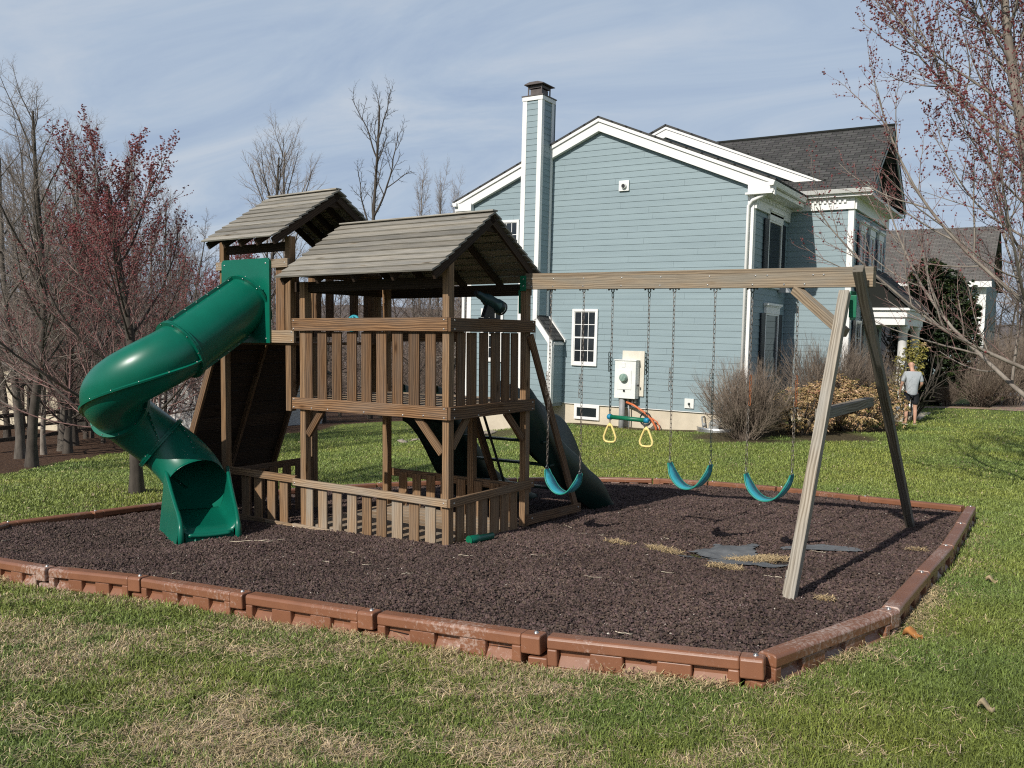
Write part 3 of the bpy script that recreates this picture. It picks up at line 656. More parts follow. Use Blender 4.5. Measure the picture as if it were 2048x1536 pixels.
# climbing wall leaning out at the left
m=MB()
T0=V3(-3.84,0,2.2); B0=V3(-4.98,0,-.38); dd=(B0-T0)
for k in range(14):
    a=T0+dd*(k/14.); b=T0+dd*((k+1)/14.-.003)
    m.slab((a+b)/2+V3(0,.83,0),V3(0,.80,0),(b-a)/2,V3(.018,0,-.008))
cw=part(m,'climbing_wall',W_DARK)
for y in (.03,.83,1.63):
    m=MB(); m.board(T0+V3(.05,y,.02),B0+V3(.05,y,0),.10,.04,(1,0,0)); part(m,'stringer',W_BROWN,parent=cw)
for k in range(8):
    m=MB(); p=T0+dd*rnd.uniform(.12,.9)+V3(-.05,rnd.uniform(.2,1.4),.02); m.ball(p,.05,6,(.6,1,1)); part(m,'climbing_hold',GREEN,parent=cw)

# wheel, telescope
m=MB(); th=np.linspace(0,2*PI,25)[:-1]
m.tube([(-1.66+.085*math.cos(t),.30+.02*math.sin(t),2.37+.085*math.sin(t)) for t in th],.018,8,closed=True)
for t in (0,2.1,4.2): m.tube([(-1.66,.30,2.37),(-1.66+.085*math.cos(t+1.57),.30,2.37+.085*math.sin(t+1.57))],.014,6)
m.ball((-1.66,.28,2.37),.04,6); part(m,'steering_wheel',TEAL,bevel=0)
m=MB(); m.box(-.06,.0,.62,.92,2.42,2.436); ts=part(m,'telescope',BLACKM,label='dark green plastic telescope pointing over the side rail')
m=MB(); m.prism([(.66,2.44),(.86,2.44),(.83,2.58),(.74,2.60)],0,-.058,-.034); m.prism([(.66,2.44),(.86,2.44),(.83,2.58),(.74,2.60)],0,-.024,0); m.build('telescope_mount',BLACKM,ts,bevel=.004)
a0=V3(-.03,.545,2.70); a1=V3(-.03,1.03,2.545); ad=a1-a0
m=MB(); m.tube([a0+ad*t for t in (0,.06,.08,.30,.31,.40,.42,.80,.81,.93,.94)],[.030,.032,.040,.044,.056,.062,.070,.074,.082,.084,.079],16); m.build('telescope_tube',SCOPE,ts)
m=MB(); m.tube([a0+ad*.945,a0+ad*1.0],[.08,.083],16,cap=False); m.build('lens_rim',BLACKM,ts); m=MB(); m.tube([a0-ad*.03,a0],[.026,.028],12); m.build('eyepiece',BLACKM,ts)

# ------------------------------------------------------------------ spiral tube slide
sx,sz,L1,rr,z1=-3.165,2.64,1.0,.485,2.03
fz=[(0,z1),(math.radians(161),1.30),(math.radians(222),.87),(math.radians(300),.31)]
TR=.326
def tpath(f): return V3(sx-rr+rr*math.cos(f),-L1-rr*math.sin(f),np.interp(f,[q[0] for q in fz],[q[1] for q in fz]))
def smoothpath():
    P=[V3(sx,-.0-L1*t,sz+(z1-sz)*t) for t in np.linspace(0,1,14)[:-1]]+[tpath(f) for f in np.linspace(0,math.radians(306),70)]
    P=np.array(P)
    for _ in range(6): P[1:-1]=(P[:-2]+2*P[1:-1]+P[2:])/4
    return P
TP=smoothpath()
ts_=MB(); 
m=MB(); m.prism([(-3.66,2.125),(-2.755,2.125),(-2.755,3.13),(-2.785,3.165),(-3.63,3.165),(-3.66,3.13)],1,-.018,.012)
m.mi=1
for x,z in ((-3.60,3.10),(-2.82,3.10),(-3.60,2.18),(-2.82,2.18)): m.bolt((x,-.018,z),(0,-1,0),.012)
tube_slide=part(m,'tube_slide',[GREEN,GALV],label='green spiral tube slide of bolted half shells',bevel=.006)
def ringframe(P):
    T=np.gradient(P,axis=0); T/=np.linalg.norm(T,axis=1)[:,None]; A=[];Bv=[]
    for t in T:
        a=np.cross(t,V3(0,0,1)); a/=np.linalg.norm(a); b=np.cross(a,t); A.append(a);Bv.append(b)
    return T,np.array(A),np.array(Bv)
TT,TA,TB=ringframe(TP)
def tube_section(i0,i1,seam,rad,open_end=False,grow=0):
    """one pair of half shells: smooth skin, a raised seam along each side and a bolted flange at both ends"""
    S=40; m=MB(); idx=list(range(i0,i1+1)); V=[];F=[]
    for q,i in enumerate(idx):
        r=rad*(1+grow*q/(len(idx)-1))
        for k in range(S):
            th=2*PI*k/S; o=0
            if open_end and q>=len(idx)-6: 
                f=(q-(len(idx)-6))/5.; o=-.20*f*max(0,math.sin(th))**1.0*1.0
            V.append(TP[i]+r*(math.cos(th)*TA[i]+math.sin(th)*TB[i])+TT[i]*o)
    n=len(idx)
    for i in range(n-1):
        for k in range(S): F.append((i*S+k,i*S+(k+1)%S,(i+1)*S+(k+1)%S,(i+1)*S+k))
    m.add(V,F,None,1,True)
    for th in (seam,seam+PI):
        P=[];
        for i in (idx[:-8] if open_end else idx):
            d=math.cos(th)*TA[i]+math.sin(th)*TB[i]; e=-math.sin(th)*TA[i]+math.cos(th)*TB[i]
            P.append((TP[i]+rad*d*.985,d,e))
        V=[];F=[]
        for c,d,e in P: V+=[c-e*.011,c-e*.011+d*.042,c+e*.011+d*.042,c+e*.011]
        ns_=len(P)
        for q in range(ns_-1):
            for k in range(3): F.append((q*4+k,q*4+k+1,(q+1)*4+k+1,(q+1)*4+k))
        F+= [(3,2,1,0),tuple((ns_-1)*4+k for k in range(4))]
        m.add(V,F,None,1,False)
        m.mi=1
        for q in range(1,ns_-1,max(2,int((ns_-1)/7))):
            c,d,e=P[q]; m.bolt(c+d*.028+e*.011,e,.0085); m.bolt(c+d*.028-e*.011,-e,.0085)
        m.mi=0
    for i,end in ((i0,0),(i1,1)):
        if open_end and end: continue
        V=[];F=[]
        for k in range(S):
            th=2*PI*k/S; d=math.cos(th)*TA[i]+math.sin(th)*TB[i]
            for o,r in ((-.014,rad*.99),(-.014,rad+.048),(.014,rad+.048),(.014,rad*.99)): V.append(TP[i]+d*r+TT[i]*(o+(.01 if not end else -.01)))
        for k in range(S):
            for c in range(3): F.append((k*4+c,k*4+c+1,((k+1)%S)*4+c+1,((k+1)%S)*4+c))
        m.add(V,F,None,1,False)
        m.mi=1
        for k in range(0,S,4):
            th=2*PI*(k+.5)/S; d=math.cos(th)*TA[i]+math.sin(th)*TB[i]
            m.bolt(TP[i]+d*(rad+.030)+TT[i]*.026,TT[i],.008); m.bolt(TP[i]+d*(rad+.030)-TT[i]*.026,-TT[i],.008)
        m.mi=0
    return m.build('tube_section',[GREEN,GALV],tube_slide)
nT=len(TP); i1=13; fi=lambda deg: 13+int(round(deg/306*69))
tube_section(0,i1,math.radians(80),TR)
tube_section(i1,fi(158),math.radians(22),TR)
tube_section(fi(158),fi(222),math.radians(10),TR)
tube_section(fi(222),nT-1,math.radians(75),TR,open_end=True,grow=.12)
# exit chute
E0=TP[-1]; h=TT[-1].copy(); h[2]=0; h/=np.linalg.norm(h); side=np.cross(h,V3(0,0,1))
def chute():
    m=MB(); ns=16; nu=21; V=[];F=[]
    rows=[]
    for q in range(ns):
        t=q/(ns-1); s=-.16+t*1.10
        zb=.035+.03*(1-t)**2-(.0 if t<.9 else (t-.9)*.9)*.6
        w=.345-.05*t; hs=.36*(1-t)**1.2+.13
        row=[]
        for k in range(nu):
            u=-1+2*k/(nu-1); a=abs(u)
            if a<.62: y=u/.62*w*.80; z=zb+.012*(a/.62)**2
            else:
                f=(a-.62)/.38; y=math.copysign(w*(.80+.24*math.sin(f*PI/2)),u); z=zb+.012+hs*f**1.15
            row.append(V3(E0[0],E0[1],0)+h*s+side*y+V3(0,0,z))
        rows.append(row); V+=row
    for q in range(ns-1):
        for k in range(nu-1): F.append((q*nu+k,(q+1)*nu+k,(q+1)*nu+k+1,q*nu+k+1))
    m.add(V,F,None,1,True)
    o=m.build('exit_chute',GREEN,tube_slide); so=o.modifiers.new('thick','SOLIDIFY'); so.thickness=.018; so.offset=0
    lip=MB()
    for e in (0,nu-1):
        pts=[rows[q][e] for q in range(ns)]; end=pts[-1]
        pts=pts+[end+h*.03-V3(0,0,.05),end+h*.035-V3(0,0,.15),end+h*.03-V3(0,0,.27)]
        lip.tube(pts,[.024]*ns+[.034,.036,.03],10)
        out=side*(1 if e else -1)
        sk=[]; 
        for q in range(0,ns):
            p=rows[q][e]; sk+= [p+out*.015,p*V3(1,1,0)+out*(.085-.03*q/ns)+V3(0,0,-.16)]
        lip.add(sk,[(2*q,2*q+1,2*q+3,2*q+2) for q in range(ns-1)],None,1,True)
    a=rows[-1]; 
    lip.tube([a[k]-V3(0,0,.004)+h*.012 for k in range(4,nu-4)],.024,10)
    V=[];F=[]
    ks=list(range(3,nu-3))
    for k in ks: V+=[a[k]+h*.005,a[k]+h*.0-V3(0,0,.25)]
    lip.add(V,[(2*i,2*i+1,2*i+3,2*i+2) for i in range(len(ks)-1)],None,1,False)
    for k in range(6,nu-6,2): lip.tube([a[k]+h*.004-V3(0,0,.02),a[k]+h*.006-V3(0,0,.2)],.013,6)
    l=lip.build('chute_lip',GREEN,tube_slide)
chute()

# ------------------------------------------------------------------ two wave slides at the back
def wave(x0,x1,zt,zb,name):
    ys=np.linspace(zt[0][0],zt[-1][0],40); t=np.interp(ys,[q[0] for q in zt],[q[1] for q in zt]); b=np.interp(ys,[q[0] for q in zb],[q[1] for q in zb])
    k=np.array([1,2,3,2,1.]); k/=k.sum()
    sm=lambda a: np.convolve(np.pad(a,2,mode='edge'),k,'valid')
    t=sm(sm(t)); b=sm(sm(b))
    bed=t-np.minimum(.30,(t-b)*.75)
    m=MB(); V=[];F=[]; prof=None
    for y,a,d,c in zip(ys,t,b,bed):
        w=.035
        V+=[(x0,y,d),(x0,y,a-.02),(x0+.012,y,a),(x0+w,y,a),(x0+w+.012,y,a-.02),(x0+.085,y,c),(x1-.085,y,c),(x1-w-.012,y,a-.02),(x1-w,y,a),(x1-.012,y,a),(x1,y,a-.02),(x1,y,d),(x1-.1,y,d+.03),(x0+.1,y,d+.03)]
    n=14
    for i in range(len(ys)-1):
        for q in range(n): F.append((i*n+q,i*n+(q+1)%n,(i+1)*n+(q+1)%n,(i+1)*n+q))
    F+=[tuple(range(n)),tuple(range((len(ys)-1)*n,len(ys)*n))[::-1]]
    m.add(V,F,None,1,True); return m
def wave2(x0,x1,zt,zf,zb):
    """right-hand slide: tall skirt on its near side, shallow far wall that humps above it"""
    ys=np.linspace(zt[0][0],zt[-1][0],48); f=lambda q: np.interp(ys,[a[0] for a in q],[a[1] for a in q])
    k=np.array([1,2,3,2,1.]); k/=k.sum(); sm=lambda a: np.convolve(np.pad(a,2,mode='edge'),k,'valid')
    t=sm(sm(f(zt))); b=sm(f(zb)); h=sm(sm(f(zf))); bed=t-.20; m=MB(); V=[];F=[]
    for y,a,c,d,e in zip(ys,t,b,bed,h):
        V+=[(x0,y,d-.02),(x0,y,e-.02),(x0+.012,y,e),(x0+.035,y,e),(x0+.047,y,e-.02),(x0+.075,y,d+.02),(x0+.11,y,d),(x1-.11,y,d),(x1-.075,y,d+.02),(x1-.047,y,a-.02),(x1-.035,y,a),(x1-.012,y,a),(x1,y,a-.02),(x1,y,min(c,d-.04)),(x1-.03,y,min(c,d-.04)),(x1-.05,y,d-.025)]
    n=16
    for i in range(len(ys)-1):
        for q in range(n): F.append((i*n+q,i*n+(q+1)%n,(i+1)*n+(q+1)%n,(i+1)*n+q))
    m.add(V,F,None,1,True); return m
m=wave2(-.58,-.06,[(1.64,1.67),(1.88,1.47),(2.15,1.17),(2.33,1.0),(2.6,.80),(2.88,.66),(3.15,.45),(3.5,.27),(3.73,.09),(3.89,-.13),(3.95,-.2)],
  [(1.64,1.70),(2.0,1.62),(2.6,1.42),(2.95,1.20),(3.25,1.12),(3.5,.93),(3.75,.62),(3.9,.35),(3.95,.1)],
  [(1.64,.92),(1.87,.73),(2.06,.6),(2.5,.28),(3.0,.0),(3.5,-.25),(3.95,-.42)])
part(m,'wave_slide',GREEN_D,bevel=0,label='shade-darkened green wavy slide coming down behind the right end of the tower')
m=wave(-2.08,-1.46,[(1.66,1.60),(1.95,1.45),(2.2,1.15),(2.5,.78),(2.85,.4),(3.3,.12),(3.8,-.1),(4.1,-.22)],[(1.66,1.12),(1.95,.90),(2.14,.64),(2.30,.40),(2.5,.12),(2.8,-.1),(3.2,-.3),(4.1,-.5)],'wave')
part(m,'wave_slide',GREEN_D,bevel=0,label='shade-darkened green wavy slide seen from below under the deck')

# ------------------------------------------------------------------ swing beam and its A-frame
def by(x): return 1.57-.077*x
def bz(x): return 2.79-.0222*x
m=MB(); a=V3(-.03,by(0),bz(0)+.072); b=V3(3.95,by(3.95),bz(3.95)+.072); m.board(a,b,.144,.09,(0,0,1),tone=1.0)
m.board(a+V3(0,.0015,.0935),b+V3(0,.0015,.0935),.042,.084,(0,0,1),tone=.85)
m.mi=1
for x,dz in ((.07,.118),(.055,.03),(.02,.07),(.38,.118),(.37,.03),(.80,.118),(.79,.03),(1.3,.118),(1.29,.03),(1.78,.118),(1.77,.03),(2.34,.118),(2.32,.03),(2.83,.118),(2.80,.03),(2.95,.118),(3.12,.03),(3.4,.118),(3.5,.118),(3.32,.03)):
    m.bolt((x,by(x)-.0455,bz(x)+dz),(-.077,-1,0),.011)
part(m,'swing_beam',[W_BEAM,GALV],bevel=.005)
m=MB(); m.box(-.10,-.012,by(0)-.06,by(0)-.053,2.77,2.95); m.box(-.10,-.094,by(0)-.05,by(0)+.06,2.77,2.95); m.box(-.112,-.104,1.5,1.64,2.5,2.78); m.mi=1
m.bolt((-.05,by(0)-.06,2.83),(0,-1,0)); m.bolt((-.05,by(0)-.06,2.91),(0,-1,0)); m.bolt((-.0,1.58,2.6),(1,0,0)); part(m,'bracket',[GREEN_B,GALV])
def leg4(p0,p1,t):
    m=MB(); m.board(p0,p1,.088,.088,(1,0,0),tone=t); return m
AX=3.80
m=leg4((AX-.03,-.66,-.02),(AX-.02,.90,2.64),1.15)
m.board((AX-.085,-.515,.1),(AX-.083,-.35,.40),.05,.02,(1,0,0),tone=1.1); m.mi=1; m.bolt((AX-.095,-.40,.36),(-1,0,0))
part(m,'swing_leg',[W_LEG,GALV],bevel=.006)
m=leg4((AX+.06,4.12,-.08),(AX+.06,1.02,2.86),.62); part(m,'swing_leg',W_LEG,bevel=.006)
m=MB(); m.box(AX-.09,AX+.0,.28,2.12,1.55,1.64,tone=.75); part(m,'cross_brace',W_LEG,bevel=.005)
m=MB(); m.board((3.22,by(3.22),2.70),(3.77,.98,2.28),.085,.085,(0,0,1),tone=1.0); part(m,'diagonal_brace',W_BEAM,bevel=.005)
m=MB(); m.box(AX-.005,AX+.06,.99,1.0,2.42,2.62); m.box(AX+.0,AX+.01,1.0,1.2,2.40,2.66); part(m,'bracket',GREEN_B)

# ------------------------------------------------------------------ swings hanging from the beam
def link_chain(m,a,b,ln=.055,w=.0115,r=.0030,sag=0):
    a=V3(*a); b=V3(*b); L=np.linalg.norm(b-a); n=max(2,int(L/(ln*.80))); d=(b-a)/n
    u=d/np.linalg.norm(d); p=np.cross(u,V3(0,1,0.01)); p/=np.linalg.norm(p); q=np.cross(u,p)
    for k in range(n):
        c=a+d*(k+.5); s=p if k%2 else q
        s=s*math.cos(.35)+ (q if k%2 else -p)*math.sin(.35)
        pts=[]
        for t in np.linspace(0,2*PI,11)[:-1]:
            e=ln/2-w; ct=math.cos(t); pts.append(c+u*((e if ct>0 else -e)+w*ct)+s*w*math.sin(t)*1.0)
        m.tube(pts,r,5,closed=True)
def hanger(root,p,dark):
    m=MB(); p=V3(*p); m.box(p[0]-.055,p[0]+.055,p[1]-.014,p[1]+.014,p[2]-.008,p[2]-.001)
    m.tube([p+V3(.02,-.012,-.008),p+V3(.02,-.012,-.03),p+V3(0,0,-.045),p+V3(-.02,.012,-.03),p+V3(-.02,.012,-.008)],.007,6)
    m.cyl(p+V3(-.05,0,-.008),p+V3(-.05,0,-.018),.009); m.cyl(p+V3(.05,0,-.008),p+V3(.05,0,-.018),.009)
    pts=[p+V3(.011*math.sin(t),0,-.07+.032*math.cos(t)) for t in np.linspace(0,2*PI,13)[:-1]]; m.tube(pts,.0048,6,closed=True)
    m.build('hanger',DARKCH if dark else GALV,root)
def swing_root(name,x,label,cat,group):
    return empty(name,LW((x,by(x),bz(x))),mat=RM,label=label,cat=cat,group=group), V3(x,by(x),bz(x))
def chain_part(root,a,b,mat,name='chain',**k):
    m=MB(); link_chain(m,a,b,**k); return m.build(name,mat,root)
def belt(root,a,b,low,wd=.092):
    a,b,low=V3(*a),V3(*b),V3(*low); n=25; pts=[]
    for t in np.linspace(0,1,n):
        u=2*t-1; f=(1-abs(u)**2.2)**.78; base=a*(1-t)+b*t; c=base.copy(); c[2]=base[2]+(low[2]-(a[2]+b[2])/2)*f
        # steeper flanks: squeeze inward near the ends
        c=c+(b-a)*(.5-t)*.0; pts.append(c)
    pts=np.array(pts); T=np.gradient(pts,axis=0); T/=np.linalg.norm(T,axis=1)[:,None]
    m=MB(); V=[];F=[]; m2=MB(); 
    sd=V3(.077,1,0); sd/=np.linalg.norm(sd)
    for k,(p,t) in enumerate(zip(pts,T)):
        nrm=np.cross(t,sd); nrm/=np.linalg.norm(nrm); w=wd*(1 if 2<k<n-3 else (.45,.72,.92)[min(k,n-1-k)])
        V+=[p-sd*w-nrm*.005,p+sd*w-nrm*.005,p+sd*w+nrm*.005,p-sd*w+nrm*.005]
    for i in range(n-1):
        for q in range(4): F.append((i*4+q,i*4+(q+1)%4,(i+1)*4+(q+1)%4,(i+1)*4+q))
    F+=[(0,1,2,3),tuple((n-1)*4+k for k in(3,2,1,0))]
    m.add(V,F,None,1,True); s=m.build('seat',TEAL,root)
    for sg in (0,1):
        m2=MB(); m2.tube([V[i*4+(0 if sg==0 else 1)]*.5+V[i*4+(3 if sg==0 else 2)]*.5 for i in range(n)],.0085,6); m2.build('seat_edge',TEAL_E,s)
    m3=MB()
    for p,u in ((pts[0],pts[1]-pts[0]),(pts[-1],pts[-2]-pts[-1])):
        c=p+V3(0,0,.006); tri=[c+V3(0,-.035,0),c+V3(0,.035,0),c+V3(0,0,.055)]
        m3.tube(tri,.004,6,closed=True)
    m3.build('seat_hook',GALV,s)
SWG='swings hanging from the wooden beam'
def belt_swing(xa,xb,la,lb,low,label,lowmats,rustlen=0,dark=(False,False)):
    root,p0=swing_root('belt_swing',(xa+xb)/2,label,'swing',SWG)
    A=V3(xa,by(xa),bz(xa))-p0; B=V3(xb,by(xb),bz(xb))-p0; la=V3(*la)-p0; lb=V3(*lb)-p0; low=V3(*low)-p0
    for top,bot,mt,dk in ((A,la,lowmats[0],dark[0]),(B,lb,lowmats[1],dark[1])):
        hanger(root,top,dk); st=top+V3(0,0,-.095); en=bot+V3(0,0,.06); mid=st+(en-st)*.47
        chain_part(root,st,mid,CHAIN); chain_part(root,mid,en,mt)
        if rustlen: chain_part(root,mid+V3(.02,-.02,.03),mid+(en-st)*rustlen+V3(.02,-.02,0),RUST,name='rusty_chain')
        else: chain_part(root,mid+V3(-.018,-.02,.05),mid+(en-st)*.11+V3(-.02,-.02,0),CHAIN)
    belt(root,la,lb,low); return root
belt_swing(.322,.778,(.282,1.548,.66),(.752,1.512,.648),(.53,1.53,.40),'teal belt swing nearest the tower, hanging in front of the wavy slide',(CHAIN,CHAIN))
belt_swing(1.923,2.389,(1.904,1.423,.894),(2.372,1.387,.913),(2.1,1.41,.645),'teal belt swing in the middle, next to the yellow trapeze rings',(CHAIN,DARKCH),dark=(False,False))
belt_swing(2.786,3.249,(2.76,1.357,.865),(3.231,1.321,.899),(2.98,1.341,.625),'teal belt swing nearest the A-frame legs, with rusty orange chain links',(CHAIN,CHAIN),rustlen=.16,dark=(True,True))
# trapeze
root,p0=swing_root('trapeze_swing',1.39,'green trapeze bar with two yellow triangle rings on dark chains','trapeze bar',SWG)
ends=[]
for xt,pt in ((1.163,(1.146,1.482,1.337)),(1.623,(1.611,1.446,1.325))):
    top=V3(xt,by(xt),bz(xt))-p0; q=V3(*pt)-p0; ends.append(q); hanger(root,top,True)
    st=top+V3(0,0,-.095); mid=st+(q-st)*.5
    chain_part(root,st,mid,CHAIN); chain_part(root,mid,q+V3(0,0,.03),DARKCH,r=.0042); chain_part(root,mid+V3(-.02,-.01,.06),mid+(q-st)*.12+V3(-.02,-.01,0),DARKCH,r=.004)
    c=q+V3(0,0,-.075); chain_part(root,q+V3(0,0,-.03),c+V3(0,0,.0),CHAIN)
    m=MB(); pts=[c+V3(x,0,z) for x,z in ((0,0),(.02,-.022),(.05,-.085),(.075,-.15),(.072,-.185),(.05,-.205),(0,-.21),(-.05,-.205),(-.072,-.185),(-.075,-.15),(-.05,-.085),(-.02,-.022))]
    m.tube(pts,.0125,8,closed=True); m.ball(c+V3(0,0,-.02),.02,6); m.build('ring',YELLOW,root)
ax=(ends[1]-ends[0]); ax/=np.linalg.norm(ax)
m=MB(); m.cyl(ends[0],ends[1],.0245,sides=14); m.build('bar',GREEN_B,root)
for e,s in ((ends[0],-1),(ends[1],1)):
    m=MB(); m.tube([e-ax*s*.02,e+ax*s*.02,e+ax*s*.032],[.031,.031,.018],14); m.build('bar_cap',BLUECAP,root)

# ------------------------------------------------------------------ blue house
HB=V3(-7.2,22.5,0)
HOUSE=empty('blue_house',(-7.2,22.5,-.13),label='blue-grey clapboard house with white trim, tall chimney and dark shingle roof',cat='house')
HB=V3(-7.2,22.5,-.13)
def H(): return MB(HB)
def hpart(m,name,mat,parent=None,bevel=0,label=None): return m.build(name,mat,parent or HOUSE,bevel=bevel,label=label)
EXP=.169
def clap(m,z0,z1,ext,plane,axis,out,joints=True,lo=2.9,hi=4.6):
    """lapped boards on a wall; ext(z)->(a0,a1) extent; axis 0: wall along x at y=plane, 1: wall along y at x=plane; out = outward sign"""
    z=z0
    while z<z1-.02:
        a0,a1=ext(min(z+EXP*.9,z1)); b0,b1=ext(z+.01)
        e0,e1=max(a0,b0)-0.02*0,min(a1,b1)
        e0,e1=b0,b1
        if e1-e0<.1: break
        cuts=[e0]
        if joints:
            c=e0+rnd.uniform(.8,4.2)
            while c<e1-.5: cuts.append(c); c+=rnd.uniform(lo,hi)
        cuts.append(e1); top=min(z+EXP+.02,z1)
        for i in range(len(cuts)-1):
            s0=cuts[i]+(.0016 if i else 0); s1=cuts[i+1]-(.0016 if i<len(cuts)-2 else 0)
            # slanted board: proud at the bottom edge
            P=[]
            for s in (s0,s1):
                for zz,o in ((z,.004),(z,.020),(top,.007),(top,.002)):
                    p=plane+out*o; P.append((s,p,zz) if axis==0 else (p,s,zz))
            # shorten upper corners on a slope
            ta0,ta1=ext(top)
            if i==0 and ta0>s0: P[2]=(ta0,)+tuple(P[2][1:]) if axis==0 else P[2]; P[3]=(ta0,)+tuple(P[3][1:]) if axis==0 else P[3]
            if i==len(cuts)-2 and ta1<s1: P[6]=(ta1,)+tuple(P[6][1:]) if axis==0 else P[6]; P[7]=(ta1,)+tuple(P[7][1:]) if axis==0 else P[7]
            m.add(P,[(0,1,2,3),(7,6,5,4),(0,4,5,1),(1,5,6,2),(2,6,7,3),(3,7,4,0)],None,rnd.uniform(.975,1.02))
        z+=EXP
SLP=.4165; RX,RZ=-11.67,8.36
def rakez(x): return RZ-SLP*abs(x-RX)
def gext(z):
    w=(RZ-.12-z)/SLP
    return max(-16.2,RX-w),min(-7.2,RX+w)
m=H(); clap(m,.29,RZ-.2,gext,22.5,0,-1); m.box(-16.19,-7.21,22.502,22.6,.29,6.1,tone=.5)
m.prism([(-16.19,6.1),(-7.21,6.1),(RX,RZ-.1)],1,22.502,22.6,.5)
clap(m,.29,6.05,lambda z:(22.5,25.7),-7.2,0+1,1,joints=False); m.box(-7.3,-7.202,22.6,25.7,.29,6.1,tone=.5)
hpart(m,'wall',SIDING)
m=H(); clap(m,.29,6.0,lambda z:(-7.18,-5.4),25.7,0,-1,joints=False); m.box(-7.3,-5.41,25.702,25.8,.29,6.1,tone=.5)
clap(m,.29,6.0,lambda z:(25.7,30.6),-5.4,1,1,joints=False); m.box(-5.5,-5.402,25.8,30.6,.29,6.1,tone=.5)
m.prism([(25.7,6.1),(30.6,6.1),(28.1,8.3)],0,-5.5,-5.402,.9)
hpart(m,'wall',SIDING)
m=H(); g2=lambda z:(-11.1-(8.72-.1-z)/.42,-11.1+(8.72-.1-z)/.42)
clap(m,6.66,8.5,g2,25.9,0,-1); m.prism([(-16.0,6.6),(-6.1,6.6),(-11.1,8.6)],1,25.902,26.0,.5); hpart(m,'wall',SIDING)
m=H(); m.box(-16.17,-7.23,22.53,22.9,-1.6,.285); m.box(-7.5,-7.23,22.9,25.7,-1.2,.285); m.box(-7.23,-5.43,25.73,26,-1.0,.285); m.box(-5.7,-5.43,26,30.6,-1,.285); hpart(m,'foundation',CONC)
# corner boards, cornice, rakes
m=H()
m.box(-16.22,-16.06,22.468,22.52,.27,6.12); m.box(-7.34,-7.172,22.468,22.52,.27,6.02); m.box(-7.222,-7.170,22.52,22.66,.27,6.02)
m.box(-5.53,-5.372,25.668,25.72,.27,6.0); m.box(-5.422,-5.370,25.72,25.86,.27,6.0)
m.box(-16.0,-7.34,22.481,22.5,.27,.30)
hpart(m,'corner_board',WHITE,bevel=.004)
m=H()
def rake(xr,zr,xe,y0,y1,w,off=0):
    s=SLP; d=-1 if xe<xr else 1; ze=zr-s*abs(xe-xr)
    m.prism([(xr,zr-off),(xe,ze-off),(xe,ze-off-w),(xr,zr-off-w)] ,1,y0,y1)
for xe in (-16.66,-6.62):
    rake(RX,8.42,xe,22.295,22.5,.105); rake(RX,8.313,xe,22.34,22.48,.255)
hpart(m,'rake_board',WHITE,bevel=.004)
m=H()
for xe in (-16.5,-5.95):
    rake(-11.1,8.85,xe,25.72,25.9,.10); rake(-11.1,8.748,xe,25.75,25.88,.24)
m.box(-11,-6.1,25.8,25.9,6.60,6.66)
hpart(m,'rake_board',WHITE,bevel=.004)
m=H()
m.box(-7.30,-6.64,22.30,22.462,6.04,6.27); m.box(-7.36,-6.66,22.27,22.462,5.985,6.037)
hpart(m,'cornice_return',WHITE,bevel=.004)
m=H(); m.box(-16.64,-16.02,22.30,22.462,6.06,6.29)
hpart(m,'cornice_return',WHITE,bevel=.004)
m=H()
m.box(-7.172,-6.72,22.48,25.55,6.05,6.16); m.box(-7.168,-7.11,22.5,25.66,5.66,6.048)           # soffit and frieze of the front wing
m.box(-7.10,-4.87,25.45,25.668,6.29,6.37); m.box(-7.10,-5.36,25.61,25.668,5.96,6.288); m.box(-5.36,-4.9,25.67,30.7,6.29,6.37); m.box(-5.368,-5.31,25.672,30.6,5.96,6.288)
for k in range(22): 
    y=22.62+k*.135; m.box(-7.108,-7.06,y,y+.07,5.90,6.0)
for k in range(11):
    x=-7.0+k*.135; m.box(x,x+.07,25.56,25.608,6.14,6.23)
hpart(m,'cornice',WHITE,bevel=.003)
# gutters and downspouts
m=H()
m.prism([(-6.73,6.17),(-6.62,6.17),(-6.58,6.29),(-6.73,6.29)],1,22.2,25.35)
hpart(m,'gutter',WHITE,bevel=.004); m=H()
m.prism([(25.46,6.37),(25.36,6.37),(25.30,6.48),(25.46,6.48)],0,-6.9,-4.84)
hpart(m,'gutter',WHITE,bevel=.004); m=H()
m.prism([(-16.52,6.2),(-16.64,6.2),(-16.68,6.31),(-16.52,6.31)],1,22.2,27)
hpart(m,'gutter',WHITE,bevel=.004)
m=H(); m.tube([(-6.66,22.3,6.2),(-6.68,22.35,6.05),(-7.2,22.40,5.85),(-7.30,22.41,5.72),(-7.31,22.41,.2)],.045,8); hpart(m,'downspout',WHITE); m=H(); m.tube([(-16.62,22.3,6.24),(-16.62,22.35,6.1),(-16.25,22.42,5.95),(-16.25,22.42,5.7)],.04,8)
m.box(-16.36,-16.27,22.40,22.47,-1,5.75)
hpart(m,'downspout',WHITE)
